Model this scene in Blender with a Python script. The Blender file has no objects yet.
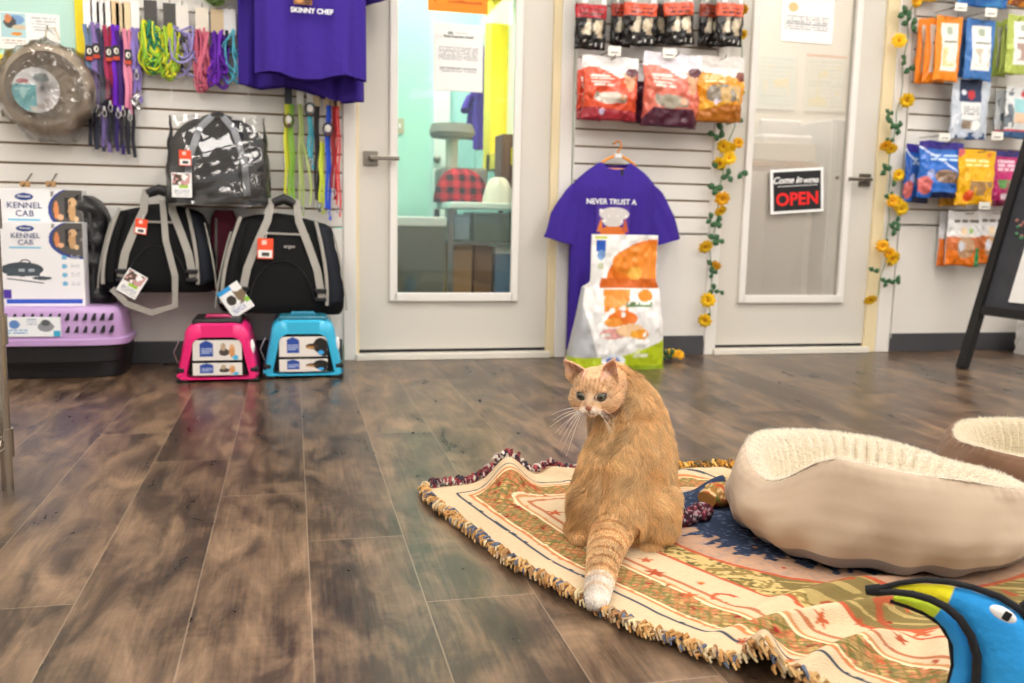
import bpy, bmesh, math, random
import numpy as np
from math import sin, cos, pi, radians
from mathutils import Vector, Matrix
random.seed(7); rng = np.random.default_rng(7)
SC = bpy.context.scene; COL = SC.collection
YW = 4.1; H = 0.648            # back wall distance and camera height, metres
# ------------------------------------------------------------------ camera
F_PX = 911.0
def cam_basis(pitch=7.75, yaw=13.6, roll=1.2):
    p, y, r = radians(pitch), radians(yaw), radians(roll)
    fwd = Vector((sin(y)*cos(p), cos(y)*cos(p), -sin(p)))
    right = Vector((cos(y), -sin(y), 0)); up = right.cross(fwd)
    return fwd, right*cos(r)+up*sin(r), up*cos(r)-right*sin(r)
FW, RT, UP = cam_basis()
cd = bpy.data.cameras.new('camera'); cam = bpy.data.objects.new('camera', cd); COL.objects.link(cam)
m = Matrix((RT, UP, -FW)).transposed().to_4x4(); m.translation = Vector((0, 0, H)); cam.matrix_world = m
cd.sensor_width = 36; cd.lens = F_PX/1024*36; cd.clip_start = .05
cd.dof.use_dof = True; cd.dof.focus_distance = 1.72; cd.dof.aperture_fstop = 4.5
SC.camera = cam
def ray(px, py): return FW*F_PX + RT*(px-512) + UP*(341.5-py)
def W(px, py, d=0.0):          # measured point on a plane d metres in front of the back wall
    r = ray(px, py); t = (YW-d)/r.y
    return r.x*t, H+r.z*t
def FL(px, py):                # measured point on the floor
    r = ray(px, py); t = -H/r.z
    return r.x*t, r.y*t
def rect(x0, y0, x1, y1, d=0.0):   # centre x, bottom z, width, height on that plane
    xc, yc = (x0+x1)/2, (y0+y1)/2
    a = W(x0, yc, d)[0]; b = W(x1, yc, d)[0]; t = W(xc, y0, d)[1]; z = W(xc, y1, d)[1]
    return (a+b)/2, z, b-a, t-z
# ------------------------------------------------------------------ colour and materials
def lin(c):
    if isinstance(c, str): c = [int(c[i:i+2], 16)/255 for i in (0, 2, 4)]
    return tuple(x/12.92 if x <= .04045 else ((x+.055)/1.055)**2.4 for x in c[:3])
MATS = {}
def newmat(name):
    mt = bpy.data.materials.new(name); mt.use_nodes = True
    nt = mt.node_tree; return mt, nt, nt.nodes['Principled BSDF']
def bump(nt, b, scale, strength, dist=.002, detail=3):
    n = nt.nodes.new('ShaderNodeTexNoise'); n.inputs['Scale'].default_value = scale; n.inputs['Detail'].default_value = detail
    tc = nt.nodes.new('ShaderNodeTexCoord'); nt.links.new(tc.outputs['Object'], n.inputs['Vector'])
    bp = nt.nodes.new('ShaderNodeBump'); bp.inputs['Strength'].default_value = strength; bp.inputs['Distance'].default_value = dist
    nt.links.new(n.outputs['Fac'], bp.inputs['Height']); nt.links.new(bp.outputs['Normal'], b.inputs['Normal'])
    return n
def M(name, col='808080', rough=.5, metal=0, bmp=None, sheen=0, coat=0, spec=.5, var=0, emis=None, alpha=1, trans=0):
    if name in MATS: return MATS[name]
    mt, nt, b = newmat(name); c = lin(col)
    b.inputs['Base Color'].default_value = (*c, 1); b.inputs['Roughness'].default_value = rough
    b.inputs['Metallic'].default_value = metal; b.inputs['Sheen Weight'].default_value = sheen
    b.inputs['Coat Weight'].default_value = coat; b.inputs['Specular IOR Level'].default_value = spec
    b.inputs['Alpha'].default_value = alpha; b.inputs['Transmission Weight'].default_value = trans
    if emis: b.inputs['Emission Color'].default_value = (*c, 1); b.inputs['Emission Strength'].default_value = emis
    if bmp: bump(nt, b, *bmp)
    if var:
        n = nt.nodes.new('ShaderNodeTexNoise'); n.inputs['Scale'].default_value = 9; n.inputs['Detail'].default_value = 4
        tc = nt.nodes.new('ShaderNodeTexCoord'); nt.links.new(tc.outputs['Object'], n.inputs['Vector'])
        r = nt.nodes.new('ShaderNodeValToRGB'); r.color_ramp.elements[0].position = .3; r.color_ramp.elements[1].position = .7
        r.color_ramp.elements[0].color = (*[x*(1-var) for x in c], 1); r.color_ramp.elements[1].color = (*[min(1, x*(1+var)) for x in c], 1)
        nt.links.new(n.outputs['Fac'], r.inputs['Fac']); nt.links.new(r.outputs['Color'], b.inputs['Base Color'])
    MATS[name] = mt; return mt
def VC(name, rough=.5, bmp=None, coat=0, sheen=0, metal=0):   # printed surface: colour comes with the mesh
    if name in MATS: return MATS[name]
    mt, nt, b = newmat(name); a = nt.nodes.new('ShaderNodeAttribute'); a.attribute_name = 'Col'
    nt.links.new(a.outputs['Color'], b.inputs['Base Color']); b.inputs['Roughness'].default_value = rough
    b.inputs['Coat Weight'].default_value = coat; b.inputs['Sheen Weight'].default_value = sheen; b.inputs['Metallic'].default_value = metal
    if bmp: bump(nt, b, *bmp)
    MATS[name] = mt; return mt
def GLASS(name, haze=0.0, hazecol='ffffff', rough=.02, fac=.08, tint='ffffff'):
    if name in MATS: return MATS[name]
    mt = bpy.data.materials.new(name); mt.use_nodes = True; nt = mt.node_tree; nt.nodes.clear()
    o = nt.nodes.new('ShaderNodeOutputMaterial'); t = nt.nodes.new('ShaderNodeBsdfTransparent'); g = nt.nodes.new('ShaderNodeBsdfGlossy')
    t.inputs['Color'].default_value = (*lin(tint), 1)
    g.inputs['Roughness'].default_value = rough; lw = nt.nodes.new('ShaderNodeFresnel'); lw.inputs['IOR'].default_value = 1.5
    mu = nt.nodes.new('ShaderNodeMath'); mu.operation = 'ADD'; mu.inputs[1].default_value = fac-.04
    mx = nt.nodes.new('ShaderNodeMixShader'); nt.links.new(lw.outputs['Fac'], mu.inputs[0]); nt.links.new(mu.outputs[0], mx.inputs['Fac'])
    nt.links.new(t.outputs[0], mx.inputs[1]); nt.links.new(g.outputs[0], mx.inputs[2]); last = mx
    if haze:
        d = nt.nodes.new('ShaderNodeBsdfDiffuse'); d.inputs['Color'].default_value = (*lin(hazecol), 1)
        m2 = nt.nodes.new('ShaderNodeMixShader'); m2.inputs['Fac'].default_value = haze
        nt.links.new(mx.outputs[0], m2.inputs[1]); nt.links.new(d.outputs[0], m2.inputs[2]); last = m2
    nt.links.new(last.outputs[0], o.inputs['Surface']); MATS[name] = mt; return mt
# ------------------------------------------------------------------ mesh builder
class MB:
    def __init__(s): s.v = []; s.f = []; s.mi = []; s.c = []; s.X = None
    def add(s, verts, faces, mi=0, col=None):
        o = len(s.v)
        if s.X is not None: verts = [s.X @ Vector(p) for p in verts]
        s.v += [tuple(p) for p in verts]; s.f += [tuple(i+o for i in f) for f in faces]; s.mi += [mi]*len(faces)
        if col is None: col = (.5, .5, .5)
        if isinstance(col, str): col = lin(col)
        if len(verts) and not hasattr(col[0], '__len__'): s.c += [tuple(col)]*len(verts)
        else: s.c += [tuple(c) for c in col]
        return s
    def box(s, cx, cy, cz, sx, sy, sz, mi=0, col=None, rot=None):
        vs = [Vector((x*sx/2, y*sy/2, z*sz/2)) for x in (-1, 1) for y in (-1, 1) for z in (-1, 1)]
        if rot: vs = [rot @ v for v in vs]
        c = Vector((cx, cy, cz))
        return s.add([v+c for v in vs], [(0, 1, 3, 2), (4, 6, 7, 5), (0, 4, 5, 1), (2, 3, 7, 6), (0, 2, 6, 4), (1, 5, 7, 3)], mi, col)
    def tube(s, pts, r, n=8, mi=0, col=None, flat=None, closed=False, nrm=None):   # r: float/list; flat=(w,t) makes a strap
        pts = [Vector(p) for p in pts]; k = len(pts); V = []; Fc = []
        prev = None
        for i, p in enumerate(pts):
            a = pts[(i-1) % k] if closed or i > 0 else p; b = pts[(i+1) % k] if closed or i < k-1 else p
            t = (b-a).normalized() if (b-a).length > 1e-9 else Vector((0, 0, 1))
            if nrm is not None: u = Vector(nrm) - t*Vector(nrm).dot(t)
            elif prev is None:
                u = Vector((0, 0, 1)) if abs(t.z) < .9 else Vector((1, 0, 0)); u = u-t*u.dot(t)
            else: u = prev - t*prev.dot(t)
            if u.length < 1e-6: u = Vector((0, 1, 0.01))-t*t.y
            u.normalize(); w = t.cross(u); prev = u
            ri = r[i] if hasattr(r, '__len__') else r
            for j in range(n):
                an = 2*pi*j/n + (pi/4 if n == 4 else 0)
                if flat: V.append(p + u*cos(an)*flat[1]*ri + w*sin(an)*flat[0]*ri)
                else: V.append(p + (u*cos(an)+w*sin(an))*ri)
        for i in range(k if closed else k-1):
            a, b = i*n, ((i+1) % k)*n
            for j in range(n): Fc.append((a+j, a+(j+1) % n, b+(j+1) % n, b+j))
        if not closed: Fc += [tuple(range(n-1, -1, -1)), tuple((k-1)*n+j for j in range(n))]
        return s.add(V, Fc, mi, col)
    def lathe(s, prof, n=24, c=(0, 0, 0), mi=0, col=None, axis='z'):
        V = []
        for r, z in prof:
            for j in range(n):
                a = 2*pi*j/n; p = (r*cos(a), r*sin(a), z)
                if axis == 'y': p = (p[0], p[2], p[1])
                V.append((p[0]+c[0], p[1]+c[1], p[2]+c[2]))
        Fc = [(i*n+j, i*n+(j+1) % n, (i+1)*n+(j+1) % n, (i+1)*n+j) for i in range(len(prof)-1) for j in range(n)]
        return s.add(V, Fc, mi, col)
    def ball(s, c, r, n=12, mi=0, col=None, rot=None):
        if not hasattr(r, '__len__'): r = (r, r, r)
        V = [Vector((0, 0, -1))]; m = n//2+1
        for i in range(1, m):
            ph = -pi/2+pi*i/m
            for j in range(n): a = 2*pi*j/n; V.append(Vector((cos(ph)*cos(a), cos(ph)*sin(a), sin(ph))))
        V.append(Vector((0, 0, 1))); L = len(V)-1
        Fc = [(0, 1+(j+1) % n, 1+j) for j in range(n)]
        for i in range(m-2):
            Fc += [(1+i*n+j, 1+i*n+(j+1) % n, 1+(i+1)*n+(j+1) % n, 1+(i+1)*n+j) for j in range(n)]
        Fc += [(L, 1+(m-2)*n+j, 1+(m-2)*n+(j+1) % n) for j in range(n)]
        V = [Vector((p.x*r[0], p.y*r[1], p.z*r[2])) for p in V]
        if rot: V = [rot @ p for p in V]
        c = Vector(c); return s.add([p+c for p in V], Fc, mi, col)
    def prism(s, out, y0, y1, mi=0, col=None):      # outline in x,z swept along y
        n = len(out); V = [(x, y0, z) for x, z in out]+[(x, y1, z) for x, z in out]
        return s.add(V, [tuple(range(n)), tuple(range(2*n-1, n-1, -1))]+[(j, j+n, (j+1) % n+n, (j+1) % n) for j in range(n)], mi, col)
    def grid(s, P, mi=0, col=None, wrap=False):      # P: array (ny,nx,3)
        P = np.asarray(P); ny, nx = P.shape[:2]; V = P.reshape(-1, 3)
        Fc = [(i*nx+j, i*nx+(j+1) % nx, (i+1)*nx+(j+1) % nx, (i+1)*nx+j) for i in range(ny-1) for j in range(nx if wrap else nx-1)]
        if col is not None and not isinstance(col, str): col = np.asarray(col).reshape(-1, 3)
        return s.add([tuple(p) for p in V], Fc, mi, col)
    def build(s, name, mats, parent=None, smooth=True, bevel=0, sub=0, solid=0, loc=None, ang=40):
        me = bpy.data.meshes.new(name); me.from_pydata(s.v, [], s.f); me.update()
        if not isinstance(mats, (list, tuple)): mats = [mats]
        for mm in mats: me.materials.append(mm)
        if max(s.mi, default=0) > 0: me.polygons.foreach_set('material_index', s.mi)
        ca = me.color_attributes.new('Col', 'FLOAT_COLOR', 'POINT')
        a = np.ones((len(s.v), 4), dtype=np.float32); a[:, :3] = np.array(s.c, dtype=np.float32); ca.data.foreach_set('color', a.ravel())
        bm = bmesh.new(); bm.from_mesh(me); bmesh.ops.recalc_face_normals(bm, faces=bm.faces); bm.to_mesh(me); bm.free()
        if smooth:
            me.polygons.foreach_set('use_smooth', [True]*len(me.polygons))
            try: me.set_sharp_from_angle(angle=radians(ang))
            except Exception: pass
        o = bpy.data.objects.new(name, me); COL.objects.link(o)
        if parent: o.parent = parent
        if loc: o.location = loc
        if bevel:
            b = o.modifiers.new('b', 'BEVEL'); b.width = bevel; b.segments = 2; b.limit_method = 'ANGLE'; b.angle_limit = radians(35)
        if solid: q = o.modifiers.new('s', 'SOLIDIFY'); q.thickness = solid; q.offset = 0
        if sub: q = o.modifiers.new('u', 'SUBSURF'); q.levels = q.render_levels = sub
        return o
def tag(o, label, cat, group=None, kind=None):
    o['label'] = label; o['category'] = cat
    if group: o['group'] = group
    if kind: o['kind'] = kind
    return o
def thing(name, label, cat, loc=(0, 0, 0), rz=0, group=None):
    o = bpy.data.objects.new(name, None); COL.objects.link(o); o.empty_display_size = .05
    o.location = loc; o.rotation_euler = (0, 0, rz); return tag(o, label, cat, group)
def struct(o): o['kind'] = 'structure'; return o
def lab(o, text): o['label'] = text; return o
def copy_tree(o, parent=None):
    c = o.copy(); COL.objects.link(c)
    if parent: c.parent = parent
    for ch in list(o.children): copy_tree(ch, c)
    return c
def text(name, body, size, mat, parent, loc, rx=pi/2, ry=0, rz=0, sx=1.0, depth=.0006, shear=0, spacing=1.0, bold=0):
    cu = bpy.data.curves.new(name, 'FONT'); cu.body = body; cu.size = size; cu.align_x = 'CENTER'; cu.align_y = 'CENTER'
    cu.extrude = depth; cu.shear = shear; cu.space_character = spacing; cu.offset = bold; cu.resolution_u = 3
    t = bpy.data.objects.new(name, cu); COL.objects.link(t); bpy.context.view_layer.update()
    me = bpy.data.meshes.new_from_object(t.evaluated_get(bpy.context.evaluated_depsgraph_get()))
    bpy.data.objects.remove(t); bpy.data.curves.remove(cu)
    me.name = name; me.materials.clear(); me.materials.append(mat)
    o = bpy.data.objects.new(name, me); COL.objects.link(o); o.parent = parent; o.location = loc
    o.rotation_euler = (rx, ry, rz); o.scale = (sx, 1, 1); return o
# paint: layered print on a surface, u to the right and v up in 0..1
def vnoise(x, y, seed=0):
    xi = np.floor(x).astype(int); yi = np.floor(y).astype(int); fx = x-xi; fy = y-yi
    fx = fx*fx*(3-2*fx); fy = fy*fy*(3-2*fy)
    def h(a, b): t = np.sin(a*127.1+b*311.7+seed*74.7)*43758.5453; return t-np.floor(t)
    return (h(xi, yi)*(1-fx)+h(xi+1, yi)*fx)*(1-fy)+(h(xi, yi+1)*(1-fx)+h(xi+1, yi+1)*fx)*fy
def paint(U, V, layers, base='ffffff'):
    C = np.empty(U.shape+(3,)); C[:] = lin(base)
    for L in layers:
        k = L[0]
        if k == 'r': _, a, b, c, d, col = L; m_ = (U >= a) & (U <= c) & (V >= b) & (V <= d)
        elif k == 'd': _, a, b, ru, rv, col = L; m_ = ((U-a)/ru)**2+((V-b)/rv)**2 < 1
        elif k == 'n': _, a, b, c, d, s, th, col = L; m_ = (U >= a) & (U <= c) & (V >= b) & (V <= d) & (vnoise(U*s+sum(map(ord, col)) % 97, V*s) > th)
        elif k == 'f': _, fn, col = L; m_ = fn(U, V)
        elif k == 't':   # rows of small print
            _, a, b, c, d, rows, col = L
            m_ = (U >= a) & (U <= c) & (V >= b) & (V <= d) & (((V-b)/(d-b)*rows % 1) > .45) & (vnoise(U*60, np.floor((V-b)/(d-b)*rows)*7.3) > .3)
        C[m_] = lin(col)
    return C
# ------------------------------------------------------------------ room materials
def wood_floor():
    mt, nt, b = newmat('dark plank floor'); N = nt.nodes.new; L = nt.links.new
    tc = N('ShaderNodeTexCoord'); sp = N('ShaderNodeSeparateXYZ'); L(tc.outputs['Object'], sp.inputs[0])
    def mth(op, a, v=None, w=None):
        q = N('ShaderNodeMath'); q.operation = op
        if isinstance(a, (int, float)): q.inputs[0].default_value = a
        else: L(a, q.inputs[0])
        if v is not None:
            if isinstance(v, (int, float)): q.inputs[1].default_value = v
            else: L(v, q.inputs[1])
        return q.outputs[0]
    x = mth('DIVIDE', mth('ADD', sp.outputs[0], 10*.19-.023), .19); row = mth('FLOOR', x); fx = mth('FRACT', x)
    wn = N('ShaderNodeTexWhiteNoise'); wn.noise_dimensions = '1D'; L(row, wn.inputs['W'])
    yy = mth('DIVIDE', mth('ADD', mth('ADD', sp.outputs[1], -2.12-.33*9+12.2), mth('MULTIPLY', row, .33)), 1.22); seg = mth('FLOOR', yy); fy = mth('FRACT', yy)
    w2 = N('ShaderNodeTexWhiteNoise'); w2.noise_dimensions = '2D'; cb = N('ShaderNodeCombineXYZ'); L(row, cb.inputs[0]); L(seg, cb.inputs[1]); L(cb.outputs[0], w2.inputs['Vector'])
    off = mth('MULTIPLY', w2.outputs['Value'], 40.0)
    cv = N('ShaderNodeCombineXYZ'); L(mth('ADD', mth('MULTIPLY', sp.outputs[0], 13.0), off), cv.inputs[0]); L(mth('MULTIPLY', sp.outputs[1], 4.2), cv.inputs[1]); L(off, cv.inputs[2])
    n1 = N('ShaderNodeTexNoise'); n1.inputs['Scale'].default_value = 1.0; n1.inputs['Detail'].default_value = 6; n1.inputs['Roughness'].default_value = .62; n1.inputs['Distortion'].default_value = .6; L(cv.outputs[0], n1.inputs['Vector'])
    cg = N('ShaderNodeCombineXYZ'); L(mth('ADD', mth('MULTIPLY', sp.outputs[0], 160.0), off), cg.inputs[0]); L(mth('MULTIPLY', sp.outputs[1], 5.0), cg.inputs[1])
    n2 = N('ShaderNodeTexNoise'); n2.inputs['Scale'].default_value = 1.0; n2.inputs['Detail'].default_value = 4; L(cg.outputs[0], n2.inputs['Vector'])
    cs = N('ShaderNodeCombineXYZ'); L(mth('ADD', mth('MULTIPLY', sp.outputs[0], 8.0), off), cs.inputs[0]); L(mth('MULTIPLY', sp.outputs[1], 90.0), cs.inputs[1])
    n3 = N('ShaderNodeTexNoise'); n3.inputs['Scale'].default_value = 1.0; n3.inputs['Detail'].default_value = 2; L(cs.outputs[0], n3.inputs['Vector'])
    v = mth('ADD', mth('ADD', mth('MULTIPLY', n1.outputs['Fac'], .92), mth('MULTIPLY', n2.outputs['Fac'], .18)), mth('ADD', mth('MULTIPLY', w2.outputs['Value'], .14), mth('MULTIPLY', n3.outputs['Fac'], .06)))
    r = N('ShaderNodeValToRGB'); cr = r.color_ramp; cr.elements[0].position = .62; cr.elements[0].color = (*lin('241f1c'), 1)
    cr.elements[1].position = 1.22; cr.elements[1].color = (*lin('96826f'), 1)
    for p, c in ((.76, '3f362f'), (.87, '594c42'), (1.0, '6f6053')): e = cr.elements.new(min(p, .999)); e.color = (*lin(c), 1)
    mr = N('ShaderNodeMapRange'); mr.inputs['From Min'].default_value = .42; mr.inputs['From Max'].default_value = .98; L(v, mr.inputs['Value'])
    for e, p, c_ in zip(cr.elements, (0.08, .3, .48, .66, .95), ('231a13', '403024', '614d3b', '7c644d', 'a08063')): e.position = p; e.color = (*lin(c_), 1)
    L(mr.outputs[0], r.inputs['Fac'])
    gx = mth('LESS_THAN', mth('ABSOLUTE', mth('SUBTRACT', fx, .5)), .4935); gy = mth('LESS_THAN', mth('ABSOLUTE', mth('SUBTRACT', fy, .5)), .4988)
    g = mth('MULTIPLY', gx, gy)
    mx = N('ShaderNodeMix'); mx.data_type = 'RGBA'; mx.inputs[6].default_value = (*lin('a8957f'), 1); L(g, mx.inputs[0]); L(r.outputs['Color'], mx.inputs[7])
    hx = mth('ADD', mth('MULTIPLY', g, .5), .5)
    m3 = N('ShaderNodeMix'); m3.data_type = 'RGBA'; m3.inputs[0].default_value = .38; L(r.outputs['Color'], m3.inputs[6]); L(mx.outputs[2], m3.inputs[7])
    L(m3.outputs[2], b.inputs['Base Color'])
    rr = N('ShaderNodeMapRange'); rr.inputs['To Min'].default_value = .2; rr.inputs['To Max'].default_value = .42; L(n1.outputs['Fac'], rr.inputs['Value']); L(rr.outputs[0], b.inputs['Roughness'])
    bp = N('ShaderNodeBump'); bp.inputs['Strength'].default_value = .35; bp.inputs['Distance'].default_value = .001
    L(mth('ADD', n2.outputs['Fac'], mth('MULTIPLY', g, 1.0)), bp.inputs['Height']); L(bp.outputs[0], b.inputs['Normal'])
    b.inputs['Specular IOR Level'].default_value = .6
    return mt
m_wall = M('wall paint', 'e4e0da', .7, bmp=(60, .15)); m_slat = M('slatwall laminate', 'e6e2db', .45)
m_groove = M('slatwall groove', '8a7256', .7); m_trim = M('white casing paint', 'eae6df', .4)
m_jamb = M('cream jamb', 'e9d8ae', .5); m_door = M('door paint', 'd5d0c5', .45, bmp=(40, .08)); m_black = M('black rubber', '141416', .5)
m_base = M('baseboard vinyl', '46464a', .45); m_nickel = M('satin nickel', '857d72', .35, metal=1); m_chrome = M('chrome', 'c9c9c9', .18, metal=1)
m_ceil = M('ceiling tile', 'efefec', .8)
XL, XR, YF, ZC = -1.9, 4.9, -2.6, 2.75
XC0, XC1 = 2.0, 1.249
# floor and ceiling
b = MB(); b.box((XL+XR)/2, (YF+8)/2, -.05, XR-XL+2, 8-YF, .1); struct(b.build('floor', wood_floor(), smooth=False))
b = MB(); b.box((XL+XR)/2, (YF+YW)/2, ZC+.03, XR-XL, YW-YF, .06); struct(b.build('ceiling', m_ceil, smooth=False))
for i, (x, y) in enumerate([(x, y) for x in (-.9, .7, 2.3, 3.9) for y in (-1.2, .6, 2.6)]):
    t = thing('ceiling_light', 'recessed white ceiling light panel over the shop floor', 'ceiling light', (x, y, ZC), 0, 'ceiling light panels')
    MB().box(0, 0, -.008, .6, 1.2, .014).build('diffuser', M('lit diffuser', 'fffaf4', .5, emis=10.0), t, smooth=False)
    f = MB(); [f.box(sx*.31, 0, -.01, .02, 1.24, .02) for sx in (-1, 1)]; [f.box(0, sy*.61, -.01, .6, .02, .02) for sy in (-1, 1)]
    f.build('frame', m_trim, t, smooth=False)
# side walls and unseen shop front, its window added to let daylight in
for nm, x in (('wall_left', XL-.05), ('wall_right', XR+.05)): struct(MB().box(x, (YF+YW)/2, ZC/2, .1, YW-YF, ZC).build(nm, m_wall, smooth=False))
b = MB(); b.box((XL+XR)/2, YF-.05, .25, XR-XL, .1, .5); b.box((XL+XR)/2, YF-.05, 2.55, XR-XL, .1, .4)
for x in (XL+.2, XR-.2): b.box(x, YF-.05, 1.4, .4, .1, 1.9)
struct(b.build('wall_front', m_wall, smooth=False))
b = MB()
for x in np.linspace(XL+.4, XR-.4, 4): b.box(x, YF-.05, 1.425, .06, .08, 1.85)
for z in (.53, 2.32): b.box((XL+XR)/2, YF-.05, z, XR-XL-.8, .08, .06)
w1 = struct(b.build('window_1', m_trim, smooth=False)); MB().box((XL+XR)/2, YF-.05, 1.425, XR-XL-.8, .008, 1.8).build('pane', GLASS('window glass'), w1, smooth=False)
# back wall: plain strips, then three slatwall panels
DX = {'1': (.285, 1.152, 1.191, 1.249), '2': (2.015, 2.847, 2.911, 2.988)}
DH = 2.05
b = MB()
b.box((XL+.18)/2, YW+.055, ZC/2, .18-XL, .09, ZC); b.box((1.249+1.956)/2, YW+.055, ZC/2, .70, .09, ZC)
b.box((2.97+XR)/2, YW+.055, ZC/2, XR-2.97, .09, ZC); b.box(1.6, YW+.055, (DH+.1+ZC)/2, 3.2, .089, ZC-DH-.1)
struct(b.build('wall_back', m_wall, smooth=False))
def slat_panel(nm, x0, x1, zlow, ztop, phase):
    b = MB(); b.box((x0+x1)/2, YW+.0, (zlow+ztop)/2, x1-x0, .012, ztop-zlow, 1)
    z = zlow
    ys = YW-.011
    while z < ztop:
        z1 = min(z+.0695, ztop); b.box((x0+x1)/2, ys, (z+z1)/2+.0035, x1-x0, .012, z1-z, 0); z += .0785
    # flat lower board
    b.box((x0+x1)/2, YW-.0085, (zlow+.07)/2-.003, x1-x0, .017, zlow-.076, 0)
    for x in (x0, x1): b.box(x, YW-.01, (ztop+.07)/2, .004, .022, ztop-.07, 2)
    struct(b.build(nm, [m_slat, m_groove, m_trim], smooth=False, bevel=.0015))
slat_panel('wall_back_left', XL, .215, .59, 2.4, 0)
slat_panel('wall_back_center', 1.262, 1.953, .588, 2.4, 0)
slat_panel('wall_back_right', 3.0, XR, .654, 2.4, 0)
for nm, x0, x1 in (('baseboard_left', XL, .21), ('baseboard_center', 1.27, 1.955), ('baseboard_right', 2.99, XR)):
    struct(MB().box((x0+x1)/2, YW-.011, .048, x1-x0, .016, .096).build(nm, m_base, smooth=False, bevel=.003))
# doors
def make_door(n, hinge_left, glass_mat, wx0, wx1, wz0):
    s0, s1, j1, c1 = DX[n]
    j0, c0 = (s0-.012, s0-.068) if n == '1' else (s0-.002, s0-.06)
    b = MB()
    for a, c in ((c0, j0), (j1, c1)): b.box((a+c)/2, YW-.012, (DH+.07)/2, c-a, .026, DH+.07)
    b.box((c0+c1)/2, YW-.012, DH+.105, c1-c0, .026, .07); struct(b.build('trim_'+n, m_trim, smooth=False, bevel=.003))
    t = struct(bpy.data.objects.new('door_'+n, None)); COL.objects.link(t); t.location = (s0, YW, 0)
    w = s1-s0; wz1 = 1.93; a0, a1 = wx0-s0, wx1-s0
    b = MB(); y = .022
    for (x0, x1, z0, z1) in ((0, a0, .045, DH), (a1, w, .045, DH), (a0, a1, .045, wz0), (a0, a1, wz1, DH)): b.box((x0+x1)/2, y, (z0+z1)/2, x1-x0, .044, z1-z0)
    b.build('door_leaf', m_door, t, smooth=False)
    b = MB(); k = .036
    for (x0, x1, z0, z1) in ((a0-k*.6, a0+k*.4, wz0-k*.8, wz1+k), (a1-k*.4, a1+k*.6, wz0-k*.8, wz1+k), (a0, a1, wz0-k*.8, wz0+k*.3), (a0, a1, wz1-k*.3, wz1+k)):
        b.box((x0+x1)/2, -.008, (z0+z1)/2, x1-x0, .022, z1-z0)
    b.build('window_molding', m_trim, t, smooth=False, bevel=.005)
    MB().box((a0+a1)/2, .02, (wz0+wz1)/2, a1-a0, .006, wz1-wz0).build('pane', glass_mat, t, smooth=False)
    b = MB()
    for x0, x1 in (((s0-.012)-s0, 0.0), (w+.001, j1-s0)):
        if x1-x0 > .004: b.box((x0+x1)/2, .01, DH/2, x1-x0, .05, DH)
    b.box(w/2, .01, DH+.035, w+.05, .05, .07)
    b.build('jamb', m_jamb, t, smooth=False, bevel=.002)
    MB().box(w/2, .0, .015, w+.03, .09, .030).build('threshold', M('threshold', 'e6e0d2', .35), t, smooth=False, bevel=.004)
    MB().box(w/2, .02, .038, w, .03, .016).build('door_sweep', m_black, t, smooth=False)  # black strip standing in for the dark gap under the leaf
    return t
g1 = GLASS('clear door glass', 0.0, 'ffffff', fac=.05); g2 = GLASS('filmed door glass', .25, 'fff5e8', .08, fac=.05)  # second door's glass has white diffuse mixed in, making it hazy
d1 = make_door('1', False, g1, .440, .990, .292)
d2 = make_door('2', True, g2, 2.150, 2.690, .282)
def lever(t, x, z, dirn):
    h = MB(); h.box(x, -.006, z, .062, .012, .062).build('handle_plate', m_nickel, t, smooth=False, bevel=.002)
    b = MB(); b.tube([(x, -.012, z), (x, -.05, z)], .011, 12); b.box(x+dirn*.055, -.053, z, .13, .014, .018)
    lab(b.build('door_handle', m_nickel, t, smooth=False, bevel=.003), 'square satin nickel lever handle')
hx, hz = W(371, 158, .02); lever(d1, hx-DX['1'][0], hz, 1)
hx, hz = W(870, 180, .02); lever(d2, hx-DX['2'][0]-.02, hz, -1)
b = MB()
lkx = W(840, 178, .0)[0]-DX['2'][0]
b.box(lkx-.02, -.004, W(840, 178)[1]+.0, .012, .01, .014); b.build('latch_button', m_nickel, d2, smooth=False)
# world
w = bpy.data.worlds.new('World'); SC.world = w; w.use_nodes = True
bg = w.node_tree.nodes['Background']; bg.inputs[0].default_value = (.92, .96, 1, 1); bg.inputs[1].default_value = 1.0
SC.view_settings.view_transform = 'Standard'; SC.view_settings.look = 'None'; SC.view_settings.gamma = 1; SC.view_settings.use_curve_mapping = False
SC.view_settings.exposure = 0.22
SC.cycles.max_bounces = 8; SC.cycles.transparent_max_bounces = 16
# ------------------------------------------------------------------ rooms behind the two doors
def PY(px, py, y):             # measured point on a plane y metres from the camera
    r = ray(px, py); t = y/r.y; return r.x*t, H+r.z*t
m_turq = M('turquoise paint', 'a9e0d4', .7); m_pale = M('pale aqua paint', 'b5ddd8', .7); m_white = M('white plastic', 'efefee', .4)
m_off = M('back room white', 'efe8dc', .8)
YB = 7.0
struct(MB().box(.35, 5.35, 1.35, .84, .1, 2.7).build('wall_partition', m_turq, smooth=False))
struct(MB().box(1.0, YB+.05, 1.35, 2.4, .1, 2.7).build('wall_rear', m_pale, smooth=False))
struct(MB().box(1.41, (YW+.1+YB)/2, 1.35, .1, YB-YW-.1, 2.7).build('wall_divider', m_pale, smooth=False))
struct(MB().box(-.1, (YW+.1+YB)/2, 1.35, .1, YB-YW-.1, 2.7).build('wall_far_left', m_turq, smooth=False))
struct(MB().box(3.2, 5.75, 1.35, 2.9, .1, 2.7).build('wall_office', m_off, smooth=False))
struct(MB().box(4.7, 4.95, 1.35, .1, 1.5, 2.7).build('wall_office_side', m_off, smooth=False))
struct(MB().box(2.3, 5.65, 2.74, 4.9, 2.9, .06).build('ceiling_back', m_ceil, smooth=False))
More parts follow.
